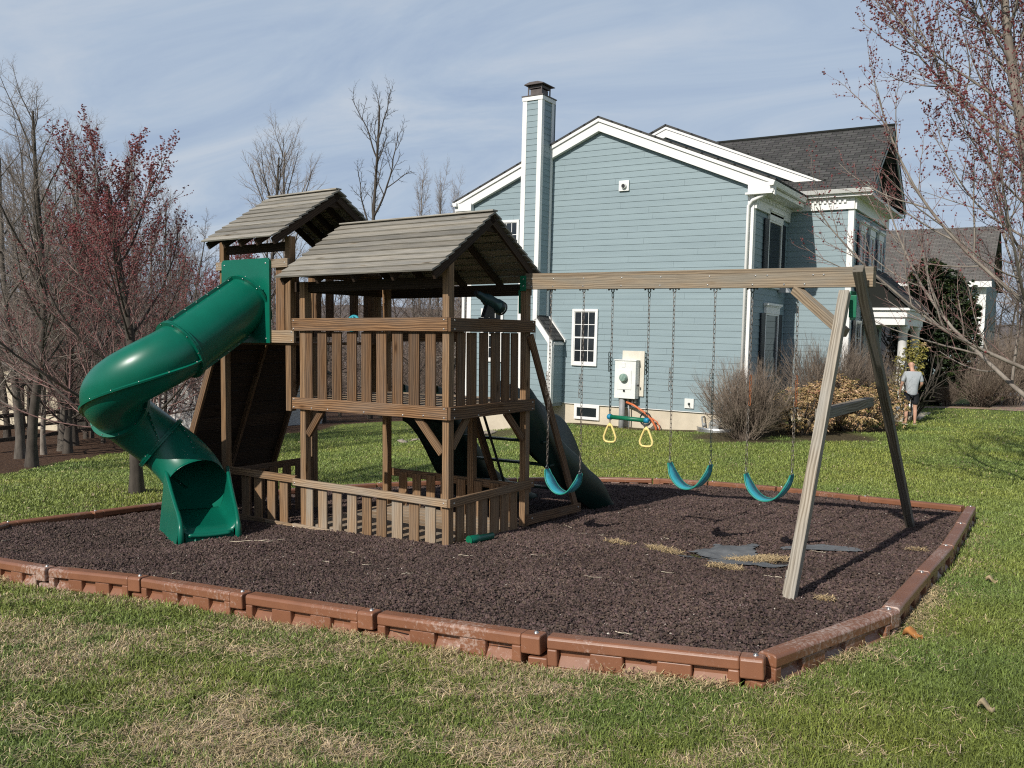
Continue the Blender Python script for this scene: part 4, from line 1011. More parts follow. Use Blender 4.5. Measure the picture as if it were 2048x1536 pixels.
# roofs: sheets of shingle with thickness
def sheet(m,p,t=.05):
    """p: quad corners (eave a, eave b, ridge b, ridge a); uv in metres"""
    p=[V3(*q) for q in p]; n=np.cross(p[1]-p[0],p[3]-p[0]); n/=np.linalg.norm(n); n=n if n[2]>0 else -n
    u=(p[1]-p[0])/np.linalg.norm(p[1]-p[0]); v=np.cross(n,u); q=[x-n*t for x in p]
    uv=[((x-p[0])@u,(x-p[0])@v) for x in p]
    m.add(p+q,[(0,1,2,3),(7,6,5,4),(0,4,5,1),(1,5,6,2),(2,6,7,3),(3,7,4,0)],[uv]+[[(a[0]*.3,a[1]*.3) for a in uv]]*5)
m=H()
sheet(m,[(-6.58,22.28,8.47-SLP*5.09),(-6.58,27.5,8.47-SLP*5.09),(RX,27.5,8.47),(RX,22.28,8.47)])
sheet(m,[(-16.70,22.28,8.47-SLP*5.03),(-16.70,30,8.47-SLP*5.03),(RX,30,8.47),(RX,22.28,8.47)])
hpart(m,'roof',SHINGLE)
m=H()
sheet(m,[(-5.9,25.69,8.9-.42*5.2),(-5.9,28,8.9-.42*5.2),(-11.1,28,8.9),(-11.1,25.69,8.9)],.05)
sheet(m,[(-16.3,25.69,8.9-.42*5.2),(-16.3,28,8.9-.42*5.2),(-11.1,28,8.9),(-11.1,25.69,8.9)],.05)
hpart(m,'roof',SHINGLE)
m=H()
sheet(m,[(-12.5,25.32,6.49),(-4.85,25.32,6.49),(-4.85,28.1,8.70),(-12.5,28.1,8.70)],.07)
sheet(m,[(-12.5,30.9,6.49),(-4.85,30.9,6.49),(-4.85,28.1,8.70),(-12.5,28.1,8.70)],.07)
m.tube([(-12.4,28.1,8.71),(-4.85,28.1,8.71)],.05,6)
mr=hpart(m,'roof',SHINGLE)
m=H(); m.prism([(25.4,6.3),(25.4,6.47),(28.1,8.62),(28.1,8.44)],0,-4.90,-4.865); m.prism([(30.8,6.3),(30.8,6.47),(28.1,8.62),(28.1,8.44)],0,-4.90,-4.865)
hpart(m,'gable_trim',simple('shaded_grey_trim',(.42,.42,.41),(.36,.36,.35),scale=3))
# chimney
m=H(); ch=lambda z:(-13.70,-13.28)
CY=21.8
clap(m,.30,9.0,lambda z:(-13.72,-13.34),CY,0,-1,joints=False)
clap(m,.30,9.0,lambda z:(CY+.1,22.5),-13.24,1,1,joints=False)
clap(m,.30,2.12,lambda z:(-13.34,-12.8),CY,0,-1,joints=False); clap(m,.30,2.08,lambda z:(CY+.05,22.5),-12.70,1,1,joints=False)
m.box(-13.83,-13.242,CY+.004,22.6,.2,9.05,tone=.6); m.box(-13.242,-12.702,CY+.004,22.5,.2,2.1,tone=.6)
m.prism([(-13.24,2.1),(-12.71,2.1),(-13.24,2.74)],1,CY+.003,22.5,.9)
chim=hpart(m,'chimney',SIDING)
m=H()
m.box(-13.87,-13.72,CY-.03,CY+.05,.28,9.0); m.box(-13.87,-13.82,CY+.05,CY+.15,.28,9.0)
m.box(-13.35,-13.21,CY-.03,CY+.05,2.70,9.0); m.box(-13.25,-13.205,CY+.05,CY+.10,2.70,9.0); m.box(-13.25,-13.205,22.33,22.46,2.8,9.0)
m.prism([(-13.35,2.70),(-13.21,2.74),(-12.68,2.09),(-12.68,1.95),(-12.82,1.95),(-12.82,2.03)],1,CY-.03,CY+.03)
m.box(-12.82,-12.672,CY-.03,CY+.05,.28,1.948); m.box(-12.72,-12.668,CY+.05,CY+.10,.28,2.03); m.box(-12.72,-12.668,CY+.1,22.47,1.98,2.06)
m.prism([(-13.22,2.79),(-13.16,2.83),(-12.60,2.13),(-12.62,2.06)],1,22.40,22.5)
m.box(-13.88,-13.19,CY-.045,22.52,9.0,9.12)
hpart(m,'chimney_trim',WHITE,chim,bevel=.004)
m=H(); sheet(m,[(-12.63,CY-.01,2.13),(-12.63,22.42,2.13),(-13.22,22.42,2.84),(-13.22,CY-.01,2.84)],.03); hpart(m,'shoulder_roof',SHINGLE,chim)
m=H(); m.box(-13.9,-13.17,CY-.06,22.54,9.122,9.15); m.box(-13.78,-13.29,CY+.08,22.4,9.15,9.19)
for x in (-13.76,-13.32):
    for y in (CY+.10,22.37): m.box(x-.015,x+.015,y-.015,y+.015,9.19,9.47)
m.box(-13.72,-13.36,CY+.14,22.33,9.19,9.36); m.box(-13.77,-13.31,CY+.1,22.37,9.385,9.46,tone=.7)
m.prism([(-13.86,9.47),(-13.21,9.47),(-13.21,9.49),(-13.40,9.545),(-13.67,9.545),(-13.86,9.49)],1,CY+.0,22.48)
hpart(m,'chimney_cap',simple('brown_grey_metal',(.115,.095,.09),(.07,.058,.055),scale=5,rough=.5),chim)
# windows
def window(w,z0,z1,a0,a1,plane,axis,out,cols=3,rows=4,grid=True,sash=True,shut=0,lintel=False,fr=.07):
    mk=lambda: H()
    def bx(m,s0,s1,zz0,zz1,o0,o1,tone=1):
        p0,p1=sorted((plane+out*o0,plane+out*o1))
        if axis==0: m.box(s0,s1,p0,p1,zz0,zz1,tone)
        else: m.box(p0,p1,s0,s1,zz0,zz1,tone)
    m=mk(); 
    bx(m,a0,a0+fr,z0,z1,.0,.055); bx(m,a1-fr,a1,z0,z1,.0,.055); bx(m,a0+fr,a1-fr,z1-fr,z1,.0,.053); bx(m,a0+fr,a1-fr,z0,z0+fr*.9,.0,.062)
    g0,g1,h0,h1=a0+fr,a1-fr,z0+fr*.9,z1-fr
    if sash:
        zm=(h0+h1)/2; bx(m,g0,g1,zm-.022,zm+.022,.026,.046); bx(m,g0,g0+.03,h0,zm-.022,.026,.042); bx(m,g1-.03,g1,h0,zm-.022,.026,.042); bx(m,g0+.03,g1-.03,h0,h0+.06,.026,.0415)
        bx(m,g0,g0+.022,zm+.022,h1,.026,.038); bx(m,g1-.022,g1,zm+.022,h1,.026,.038); bx(m,g0+.022,g1-.022,h1-.022,h1,.026,.0375)
    if grid:
        for c in range(1,cols):
            s=g0+(g1-g0)*c/cols; bx(m,s-.010,s+.010,h0,h1,.0255,.033)
        for r in range(1,rows):
            if sash and r==rows//2: continue
            s=h0+(h1-h0)*r/rows; bx(m,g0,g1,s-.010,s+.010,.0252,.0325)
    f=hpart(m,'window',WHITE,bevel=.003)
    m=mk(); bx(m,g0,g1,h0,h1,.018,.025); hpart(m,'pane',GLASSM,f)
    if shut:
        for s0,s1 in ((a0-shut-.01,a0-.01),(a1+.01,a1+shut+.01)):
            m=mk(); bx(m,s0,s1,z0,z1,.02,.05); n=int((z1-z0-.2)/.06)
            for k in range(n): bx(m,s0+.05,s1-.05,z0+.1+k*.06,z0+.14+k*.06,.05,.058)
            hpart(m,'shutter',SHUT,f)
    if lintel:
        m=mk(); bx(m,a0-.02,a1+.02,z1+.0,z1+.22,.0,.07); bx(m,a0-.08,a1+.08,z1+.22,z1+.28,.0,.13); bx(m,a0-.05,a1+.05,z1+.19,z1+.22,.0,.10); hpart(m,'lintel',WHITE,f,bevel=.003)
    return f
window(0,1.40,3.04,-12.40,-11.57,22.48,0,-1,rows=4)
window(0,1.40,3.04,-15.64,-14.82,22.48,0,-1,rows=4)
window(0,4.08,5.72,-15.06,-14.32,22.48,0,-1,rows=4)
window(0,-.16,.272,-12.28,-11.46,22.53,0,-1,grid=False,sash=False,fr=.09)
window(0,3.7,5.52,23.72,24.95,-7.18,1,1,cols=2,rows=2,grid=False,sash=False,shut=.36,lintel=True,fr=.05)
window(0,1.25,3.0,23.72,24.95,-7.18,1,1,cols=2,rows=2,grid=False,sash=False,shut=.36,lintel=True,fr=.05)
for y in (26.45,27.75,29.1):
    window(0,3.7,5.45,y,y+.72,-5.38,1,1,cols=3,rows=4,shut=.24,lintel=True,fr=.06)
window(0,1.0,2.9,26.35,27.15,-5.38,1,1,cols=3,rows=4,shut=.3,fr=.06)
m=H(); m.box(-5.38,-5.34,28.6,29.9,.3,2.7); hpart(m,'front_door',SHUT)
m=H(); m.box(-11.03,-10.72,22.43,22.48,6.34,6.63); m.tube([(-10.86,22.43,6.48),(-10.86,22.36,6.47)],.075,12); m.mi=1; m.tube([(-10.86,22.362,6.47),(-10.86,22.352,6.47)],.055,12); hpart(m,'wall_vent',[WHITE2,BLACKM],bevel=.004)
m=H(); m.box(-8.86,-8.60,22.44,22.48,.38,.64); m.mi=1; m.ball((-8.73,22.43,.50),.035,6); m.tube([(-8.73,22.41,.49),(-8.70,22.38,.44)],.012,6); hpart(m,'hose_tap_plate',[WHITE2,DARKCH])
m=H(); m.prism([(22.95,3.75),(23.25,3.75),(23.23,4.1),(22.98,4.1)],0,-7.18,-7.1); hpart(m,'wall_sconce',DARKCH)
m=H(); m.prism([(-7.17,3.62),(-6.85,3.62),(-7.17,4.12)],1,24.9,25.2); hpart(m,'dryer_hood',simple('grey_vent_hood',(.38,.40,.42),(.3,.32,.34),scale=6))
# porch
m=H(); m.box(-5.36,-4.12,27.2,30.75,3.02,3.22); m.box(-5.36,-4.18,27.26,30.69,2.80,3.02); m.box(-5.36,-4.04,27.12,30.83,3.22,3.29)
for k in range(24):
    y=27.25+k*.147; m.box(-4.115,-4.08,y,y+.075,3.12,3.2)
pr=hpart(m,'porch_entablature',WHITE,bevel=.004)
for x,y in ((-4.33,28.0),(-4.33,30.3)):
    m=H(); m.tube([(x,y,.25),(x,y,.33),(x,y,.36),(x,y,.38),(x,y,1.4),(x,y,2.62),(x,y,2.64),(x,y,2.68),(x,y,2.70),(x,y,2.80)],[.19,.19,.17,.145,.145,.122,.14,.14,.17,.17],20); hpart(m,'porch_column',WHITE)
m=H(); sheet(m,[(-4.0,27.08,3.31),(-4.0,30.86,3.31),(-5.36,30.86,4.55),(-5.36,27.08,4.55)],.05); m.prism([(-5.36,3.29),(-4.05,3.29),(-5.36,4.49)],1,27.2,30.7); hpart(m,'porch_roof',SHINGLE)
m=H(); m.box(-5.36,-4.1,27.2,30.75,-.1,.25); m.box(-4.1,-3.75,27.9,30.4,-.1,.12); hpart(m,'porch_step',CONC,bevel=.01)

# wall-hung and grounded services beside the house
MX=V3(-10.45,22.4,1.2)
mt=empty('electric_meter_box',(-10.45,22.4,-.3),label='white electric meter box on a pale board on the blue house wall',cat='meter box'); mo=V3(-10.45,22.4,-.3)
m=MB(mo); m.box(-10.75,-10.08,22.44,22.475,.62,1.88); m.build('backing_board',simple('pale_painted_plywood',(.68,.64,.55),(.6,.56,.47),scale=3,rough=.8),mt)
m=MB(mo); m.box(-10.86,-10.22,22.20,22.438,.55,1.60); m.box(-10.88,-10.20,22.18,22.45,1.60,1.63); m.box(-10.77,-10.34,22.185,22.20,.80,1.35); m.box(-10.64,-10.54,22.188,22.2,1.42,1.55,tone=.8); cb=m.build('cabinet',WHITE2,mt,bevel=.008)
m=MB(mo); m.tube([(-10.56,22.19,1.13),(-10.56,22.10,1.13),(-10.56,22.06,1.13)],[.115,.115,.085],16); m.build('meter_dial',simple('green_tinted_glass',(.30,.42,.36),(.12,.2,.17),scale=12,rough=.1),mt)
m=MB(mo); m.box(-10.58,-10.53,22.17,22.186,.74,.80); m.box(-10.2,-10.16,22.28,22.33,.9,.95); m.build('latch',BLACKM,mt)
m=MB(mo); m.cyl((-10.66,22.32,.56),(-10.66,22.32,-.5),.085); m.build('conduit_pipe',GREYP,mt)
m=MB(mo)
for x in (-10.50,-10.36,-10.28): m.tube([(x,22.36,.56),(x,22.36,.43)],.035,8)
m.tube([(-10.49,22.36,.43),(-10.47,22.40,.1),(-10.47,22.40,-.4)],.022,6); m.build('pipe_fitting',GREYP,mt)
m=MB(mo); m.tube([(-10.52,22.3,.44),(-10.3,22.28,.38),(-10.0,22.28,.22),(-9.75,22.3,.02),(-9.62,22.32,-.2),(-9.58,22.34,-.45)],.032,8); m.tube([(-9.75,22.33,.05),(-9.6,22.35,-.05),(-9.52,22.36,-.2),(-9.55,22.36,-.42)],.018,6); m.build('orange_conduit',ORANGE,mt)
m=MB(mo)
for k in range(4): m.tube([(-9.95+.17*math.cos(t)+.01*k,22.36-.02*k,.02+.17*math.sin(t)-.012*k) for t in np.linspace(0,2*PI,17)[:-1]],.010,5,closed=True)
m.build('cable_coil',BLACKM,mt)
gm=empty('gas_meter',(-8.15,22.3,-.2),label='grey gas meter with bent pipes at the foot of the blue house wall',cat='gas meter'); go=V3(-8.15,22.3,-.2)
m=MB(go); m.ball((-7.92,22.25,.02),.14,8,(1.1,.8,1)); m.box(-8.06,-7.78,22.15,22.38,-.16,.05); m.build('meter_body',GREYP,gm,bevel=.02)
m=MB(go); m.tube([(-8.3,22.48,.18),(-8.3,22.3,.18),(-8.28,22.28,.1),(-8.25,22.28,-.1),(-8.12,22.27,-.14),(-8.04,22.26,-.05),(-8.0,22.26,.05)],.024,8); m.tube([(-7.8,22.27,.05),(-7.75,22.27,.2),(-7.75,22.42,.22),(-7.75,22.48,.22)],.024,8); m.ball((-8.22,22.27,-.02),.055,6); m.build('pipe',GREYP,gm)
ww=empty('window_well',(-7.95,22.2,-.25),label='corrugated metal window well rim at the foot of the blue house wall',cat='window well')
m=MB(); th=np.linspace(PI,2*PI,20); V=[];F=[]
for k,t in enumerate(th):
    r=.52
    for rr_,zz in ((r,-.2),(r+.02,.0),(r,.06),(r+.02,.12),(r-.02,.12)): V.append((rr_*math.cos(t),.28+.75*rr_*math.sin(t),zz+.05))
for k in range(len(th)-1):
    for q in range(4): F.append((k*5+q,k*5+q+1,(k+1)*5+q+1,(k+1)*5+q))
m.add(V,F,None,1,True); m.build('rim',GALV,ww)

# ------------------------------------------------------------------ neighbouring houses
nhb=V3(-4.2,52,0)
nh=empty('neighbour_house',nhb,label='far neighbouring house with a large brown-grey shingle roof behind the holly tree',cat='house')
m=MB(nhb); clap(m,.3,5.5,lambda z:(-14,-4.2),52,0,-1,joints=False); m.box(-14,-4.2,52.02,60,.2,5.6,tone=.8); m.prism([(52.02,5.6),(60,5.6),(56,8.4)],0,-14,-4.25,.7); m.build('wall',SIDING,nh)
m=MB(nhb); sheet(m,[(-14.4,51.5,5.55),(-3.9,51.5,5.55),(-3.9,56,8.95),(-14.4,56,8.95)],.12); sheet(m,[(-14.4,60.5,5.55),(-3.9,60.5,5.55),(-3.9,56,8.95),(-14.4,56,8.95)],.12); m.build('roof',SHINGLE2,nh)
m=MB(nhb); m.box(-4.55,-4.12,51.9,52.0,.2,5.3); m.box(-4.9,-3.85,51.4,51.55,5.3,5.6); m.box(-14.3,-4.9,51.42,51.55,5.38,5.54); m.build('corner_trim',WHITE,nh)
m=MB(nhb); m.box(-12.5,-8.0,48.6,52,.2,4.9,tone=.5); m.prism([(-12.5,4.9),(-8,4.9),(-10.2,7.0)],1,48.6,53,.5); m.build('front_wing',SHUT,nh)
m=MB(nhb)
m.prism([(-10.2,7.25),(-7.6,4.85),(-7.6,4.4),(-10.2,6.75)],1,48.3,48.55); m.prism([(-10.2,7.25),(-12.8,4.85),(-12.8,4.4),(-10.2,6.75)],1,48.3,48.55); m.build('rake_board',WHITE,nh)
CREAM=simple('cream_siding',(.60,.53,.40),(.52,.455,.335),scale=2,rough=.7,tone=True)
hb=V3(-37,18,-2)
h2=empty('cream_house',hb,label='cream-sided house seen through the bare trees at the far left',cat='house')
m=MB(hb); m.box(-44,-31,18,25,-4,.75); m.prism([(18,.75),(25,.75),(21.5,2.6)],0,-44,-31.02); m.build('wall',CREAM,h2)
m=MB(hb); sheet(m,[(-44.3,17.7,.6),(-30.7,17.7,.6),(-30.7,21.5,2.75),(-44.3,21.5,2.75)],.1); sheet(m,[(-44.3,25.3,.6),(-30.7,25.3,.6),(-30.7,21.5,2.75),(-44.3,21.5,2.75)],.1); m.build('roof',SHINGLE2,h2)
for x in (-40,-36.2,-33.4):
    m=MB(hb); m.box(x,x+.8,17.93,17.99,-1.2,.2); m.build('window',GLASSM,h2)
m=MB(hb); m.box(-30.99,-30.94,20,20.9,-1.4,.1); m.build('window',GLASSM,h2)
hb=V3(-28,21,-2.5)
h3=empty('pale_garage',hb,label='pale outbuilding glimpsed between the tube slide and the climbing wall',cat='outbuilding')
m=MB(hb); m.box(-30.4,-25.3,20.9,25.3,-3.5,.6); m.prism([(20.9,.6),(25.3,.6),(23.1,1.6)],0,-30.4,-25.32); m.build('wall',simple('pale_render',(.66,.65,.62),(.58,.57,.54),scale=2),h3)
m=MB(hb); sheet(m,[(-30.7,20.7,.55),(-25,20.7,.55),(-25,23.1,1.7),(-30.7,23.1,1.7)],.1); sheet(m,[(-30.7,25.5,.55),(-25,25.5,.55),(-25,23.1,1.7),(-30.7,23.1,1.7)],.1); m.build('roof',SHINGLE2,h3)

# dark rail fence and bench box at the far left
fb=V3(-23.4,11.4,0)
fe=empty('rail_fence',(fb[0],fb[1],G(fb[0],fb[1])),label='dark three-rail fence among the trees at the far left',cat='fence'); fo=V3(fb[0],fb[1],G(fb[0],fb[1]))
pts=[(-23.4,11.4),(-24.5,13.0),(-25.6,14.7),(-26.7,16.4),(-27.8,18.1)]
for x,y in pts:
    m=MB(fo); z=G(x,y); m.box(x-.05,x+.05,y-.05,y+.05,z-.2,z+1.05); m.build('fence_post',BARKD,fe)
for i in range(len(pts)-1):
    for hh in (.3,.62,.94):
        m=MB(fo); a=V3(*pts[i],G(*pts[i])+hh); b=V3(*pts[i+1],G(*pts[i+1])+hh); m.board(a,b,.11,.035,(0,0,1)); m.build('fence_rail',BARKD,fe)

# brick path
def ribbon(name,pts,w,mat,lift=.012):
    P=np.array(pts,float); V=[];F=[];UV=[]
    T=np.gradient(P,axis=0); T/=np.linalg.norm(T,axis=1)[:,None]; Nn=np.stack([-T[:,1],T[:,0]],1); s=0
    for i,p in enumerate(P):
        for k in range(5):
            q=p+Nn[i]*w*(k/4-.5); V.append((q[0],q[1],G(q[0],q[1])+lift))
    for i in range(len(P)-1):
        for k in range(4): F.append((i*5+k,i*5+k+1,(i+1)*5+k+1,(i+1)*5+k))
    me=bpy.data.meshes.new(name); me.from_pydata(V,[],F); me.materials.append(mat); o=link(name,me); return props(o,kind='structure')
def paver():
    m,nt,nd,ln,b=new_mat('tan_brick_pavers'); b.inputs['Roughness'].default_value=.9
    ge=nd.new('ShaderNodeNewGeometry'); br=N(nd,'ShaderNodeTexBrick',Scale=1.0); br.inputs['Color1'].default_value=(.40,.28,.20,1); br.inputs['Color2'].default_value=(.30,.21,.15,1); br.inputs['Mortar'].default_value=(.16,.12,.09,1)
    br.inputs['Brick Width'].default_value=.24; br.inputs['Row Height'].default_value=.12; br.inputs['Mortar Size'].default_value=.012; ln.new(ge.outputs['Position'],br.inputs['Vector'])
    n=N(nd,'ShaderNodeTexNoise',Scale=3,Detail=4); ln.new(ge.outputs['Position'],n.inputs['Vector'])
    mx=nd.new('ShaderNodeMix'); mx.data_type='RGBA'; mx.blend_type='OVERLAY'; mx.inputs[0].default_value=.35; ln.new(br.outputs['Color'],mx.inputs[6]); ln.new(n.outputs['Color'],mx.inputs[7]); ln.new(mx.outputs[2],b.inputs['Base Color']); return m
PAV=paver()
ribbon('brick_path',[(-5.2,30.5),(-4.9,31.6),(-4.5,32.6),(-3.6,33.1),(-2.6,33.35),(-1.4,33.5),(0,33.6),(3,33.7),(8,33.8)],1.0,PAV)
ribbon('brick_drive',[(-1.55,33.9),(-1.5,36),(-1.5,39),(-1.5,43)],1.7,PAV,.016)
ribbon('asphalt_road',[(-8,45.2),(-2,45.0),(6,45),(20,45)],3.2,simple('asphalt',(.16,.16,.17),(.12,.12,.125),scale=8,rough=.9),.02)

# ------------------------------------------------------------------ trees
def nrm(v): return v/(np.linalg.norm(v,axis=-1,keepdims=True)+1e-12)
def grow(rs,P0,D0,L0,R0,spec):
    """vectorised branching: returns per level (points [n,k+1,3], radii [n,k+1], sides)"""
    P=np.atleast_2d(np.asarray(P0,float)); D=nrm(np.atleast_2d(np.asarray(D0,float))); L=np.atleast_1d(np.asarray(L0,float)); Rr=np.atleast_1d(np.asarray(R0,float)); out=[]
    for lv,s in enumerate(spec):
        K=s['K']; n=len(P); pts=np.empty((n,K+1,3)); pts[:,0]=P; dirs=np.empty((n,K+1,3)); d=D.copy()
        for k in range(K):
            d=nrm(d+rs.normal(0,s['wob'],(n,3))+np.array([0,0,s['up']])); dirs[:,k]=d; pts[:,k+1]=pts[:,k]+d*(L/K)[:,None]
        dirs[:,K]=d
        t=np.linspace(0,1,K+1); rad=Rr[:,None]*(1-(1-s['end'])*t[None])
        if lv==0 and s.get('flare'): rad[:,0]*=s['flare']
        out.append((pts,rad,s['S']))
        if lv+1<len(spec):
            c=spec[lv+1]; M=c['n']; u=(np.arange(M)+rs.uniform(0,1,(n,M)))/M; u=c['t0']+(c['t1']-c['t0'])*u
            f=u*K; i=np.minimum(f.astype(int),K-1); w=(f-i)[...,None]; ar=np.arange(n)[:,None]
            cp=pts[ar,i]*(1-w)+pts[ar,i+1]*w; cd=dirs[ar,i]; cr=rad[ar,i]*(1-w[...,0])+rad[ar,i+1]*w[...,0]
            az=rs.uniform(0,2*PI,(n,1))+np.arange(M)[None]*2.39996+rs.normal(0,.4,(n,M))
            ref=np.where(np.abs(cd[...,2:3])<.95,np.array([0,0,1.]),np.array([1.,0,0])); a=nrm(np.cross(cd,ref)); b=np.cross(cd,a)
            un=(u-c['t0'])/(c['t1']-c['t0']+1e-6); ang=np.radians((c['a1']+(c['a0']-c['a1'])*un)*rs.uniform(.85,1.15,(n,M)))[...,None]
            nd_=nrm(cd*np.cos(ang)+(a*np.cos(az)[...,None]+b*np.sin(az)[...,None])*np.sin(ang))
            cl=L[:,None]*c['len']*np.clip(1-c['fall']*(u-c['t0'])/(c['t1']-c['t0']+1e-6),.12,1)*rs.uniform(.65,1.2,(n,M))
            nr=np.minimum(cr*.72,np.maximum(c.get('rmin',.004),cl*c['rr']))
            P=cp.reshape(-1,3); D=nd_.reshape(-1,3); L=cl.ravel(); Rr=nr.ravel()
            kp=c.get('keep',1.0)
            if kp<1: k=rs.rand(len(P))<kp; P,D,L,Rr=P[k],D[k],L[k],Rr[k]
    return out
def tubes(sets):
    VV=[];FF=[];b=0
    for pts,rad,S in sets:
        n,K1,_=pts.shape; T=np.gradient(pts,axis=1); T=nrm(T)
        ref=np.where(np.abs(T[:,:1,2:3])<.9,np.array([0,0,1.]),np.array([1.,0,0])); a=nrm(np.cross(T,ref)); c=np.cross(T,a)
        th=2*PI*np.arange(S)/S
        v=pts[:,:,None]+rad[:,:,None,None]*(a[:,:,None]*np.cos(th)[None,None,:,None]+c[:,:,None]*np.sin(th)[None,None,:,None])
        idx=np.arange(n*K1*S).reshape(n,K1,S)+b; r=np.roll(idx,-1,2)
        f=np.stack([idx[:,:-1],r[:,:-1],r[:,1:],idx[:,1:]],-1).reshape(-1,4)
        VV.append(v.reshape(-1,3)); FF.append(f); b+=n*K1*S
    return np.concatenate(VV),np.concatenate(FF)
OCT=np.array([(1,0,0),(-1,0,0),(0,1,0),(0,-1,0),(0,0,1),(0,0,-1)],float); OCF=np.array([(0,2,4),(2,1,4),(1,3,4),(3,0,4),(2,0,5),(1,2,5),(3,1,5),(0,3,5)])
def blobs(rs,c,r):
    n=len(c); v=OCT[None]*rs.uniform(.6,1.3,(n,6,1))*r[:,None,None]+c[:,None]; f=(np.arange(n)*6)[:,None,None]+OCF[None]
    return v.reshape(-1,3),f.reshape(-1,3)
def tree_meshes(seed,spec,L,r,lean=(0,0,1),bark=BARKG,twig=TWIG_G,split=2,buds=None,P0=None,D0=None):
    rs=np.random.RandomState(seed)
    lv=grow(rs,[(0,0,-.15)] if P0 is None else P0,[lean] if D0 is None else D0,L,r,spec)
    v,f=tubes(lv[:split]); a=mesh_np('trunk',v,f,[bark],smooth=True)
    v,f=tubes(lv[split:]); b=mesh_np('crown',v,f,[twig],smooth=True); c=None
    if buds:
        levels,per,size,zmin=buds; cs=[]
        for q in levels:
            pts=lv[q][0]; n=len(pts)
            for k in range(per):
                u=rs.uniform(.15,1,n); K=pts.shape[1]-1; i=np.minimum((u*K).astype(int),K-1); w=(u*K-i)[:,None]
                cs.append(pts[np.arange(n),i]*(1-w)+pts[np.arange(n),i+1]*w)
        cs=np.concatenate(cs); h=cs[:,2]/cs[:,2].max(); cs=cs[rs.rand(len(cs))<np.clip((h-zmin)*2.2,.04,1)]
        v,f=blobs(rs,cs+rs.normal(0,.008,cs.shape),rs.uniform(size*.6,size*1.25,len(cs))); c=mesh_np('buds',v,f,[BUD])
    return a,b,c
def plant(name,ms,x,y,label,cat='tree',group=None,rz=0,sc=1.0,z=None):
    t=empty(name,(x,y,G(x,y) if z is None else z),rz,label,cat,group); t.scale=(sc,sc,sc) if np.isscalar(sc) else sc
    link('trunk',ms[0],t); link('crown',ms[1],t)
    if ms[2]: link('buds',ms[2],t)
    return t
def lv(K,wob,up,end,S,n=0,t0=0,t1=1,a0=30,a1=50,len=.4,fall=.5,rr=.02,rmin=.004,keep=1.0,flare=None): return dict(K=K,wob=wob,up=up,end=end,S=S,n=n,t0=t0,t1=t1,a0=a0,a1=a1,len=len,fall=fall,rr=rr,rmin=rmin,keep=keep,flare=flare)

# the big budding maple at the right
MS=tree_meshes(21,[lv(14,.035,.012,.22,12,flare=1.3),
    lv(10,.05,.085,.25,7,n=46,t0=.14,t1=.97,a0=20,a1=66,len=.42,fall=.52,rr=.0078),
    lv(7,.06,.085,.35,5,n=14,t0=.10,t1=1,a0=22,a1=48,len=.42,fall=.5,rr=.010,rmin=.006),
    lv(4,.07,.08,.5,3,n=9,t0=.12,t1=1,a0=25,a1=50,len=.38,fall=.4,rr=.009,rmin=.0042),
    lv(2,.09,.07,.6,3,n=3,t0=.2,t1=1,a0=25,a1=55,len=.42,fall=.3,rr=.009,rmin=.0034)],9.8,.125,lean=(-.06,-.04,1),bark=BARKL,twig=TWIG_R,split=3,buds=((3,4),2,.0155,.25))
plant('red_maple',MS,-.30,14.7,'large budding red maple at the right edge with low sweeping bare branches',rz=0)
MS=tree_meshes(33,[lv(10,.04,.04,.3,10,flare=1.35),
    lv(8,.05,.13,.3,6,n=28,t0=.14,t1=.95,a0=26,a1=62,len=.58,fall=.62,rr=.0095),
    lv(5,.06,.11,.35,4,n=13,t0=.10,t1=1,a0=20,a1=42,len=.45,fall=.5,rr=.009,rmin=.0055),
    lv(3,.07,.10,.5,3,n=8,t0=.1,t1=1,a0=22,a1=46,len=.42,fall=.4,rr=.009,rmin=.0042),
    lv(2,.08,.08,.6,3,n=2,t0=.2,t1=1,a0=22,a1=46,len=.42,fall=.4,rr=.009,rmin=.0035)],5.35,.095,bark=BARKD,twig=TWIG_R,split=2,buds=((3,4),2,.0135,.34))
plant('red_maple',MS,-12.6,8.5,'young budding red maple whose trunk shows under the tube slide',rz=1.0,sc=(1.15,1.15,.93))
plant('red_maple',MS,-19.9,16.4,'reddish twiggy maple just right of the young budding one',rz=2.6,sc=(1.1,1.1,.98))
plant('red_maple',MS,-21.6,12.6,'reddish twiggy maple among the grey trunks at the far left',rz=4.1,sc=(1.15,1.15,1.05))
# woodland templates
def woodspec(n1,a0,a1,t0,len1,up=.05):
    return [lv(12,.035,.03,.22,9,flare=1.45),lv(8,.07,up,.25,5,n=n1,t0=t0,t1=.98,a0=a0,a1=a1,len=len1,fall=.6,rr=.0105),
            lv(5,.08,.05,.35,4,n=11,t0=.12,t1=1,a0=25,a1=52,len=.42,fall=.45,rr=.010,rmin=.007),
            lv(3,.09,.05,.5,3,n=8,t0=.12,t1=1,a0=25,a1=55,len=.42,fall=.4,rr=.010,rmin=.0058),
            lv(2,.1,.04,.6,3,n=4,t0=.2,t1=1,a0=28,a1=58,len=.45,fall=.3,rr=.01,rmin=.005)]
TA_=tree_meshes(41,woodspec(22,28,62,.16,.40),9.5,.115,bark=BARKG,twig=TWIG_G,split=2)
TB_=tree_meshes(42,woodspec(25,20,45,.22,.38,.12),9.8,.115,bark=BARKD,twig=TWIG_G,split=2)
TC_=tree_meshes(43,woodspec(22,35,78,.08,.46,.03),6.2,.065,bark=BARKD,twig=TWIG_B,split=2)
TD_=tree_meshes(44,woodspec(28,16,34,.12,.30,.16),11.0,.085,bark=BARKL,twig=TWIG_G,split=2)
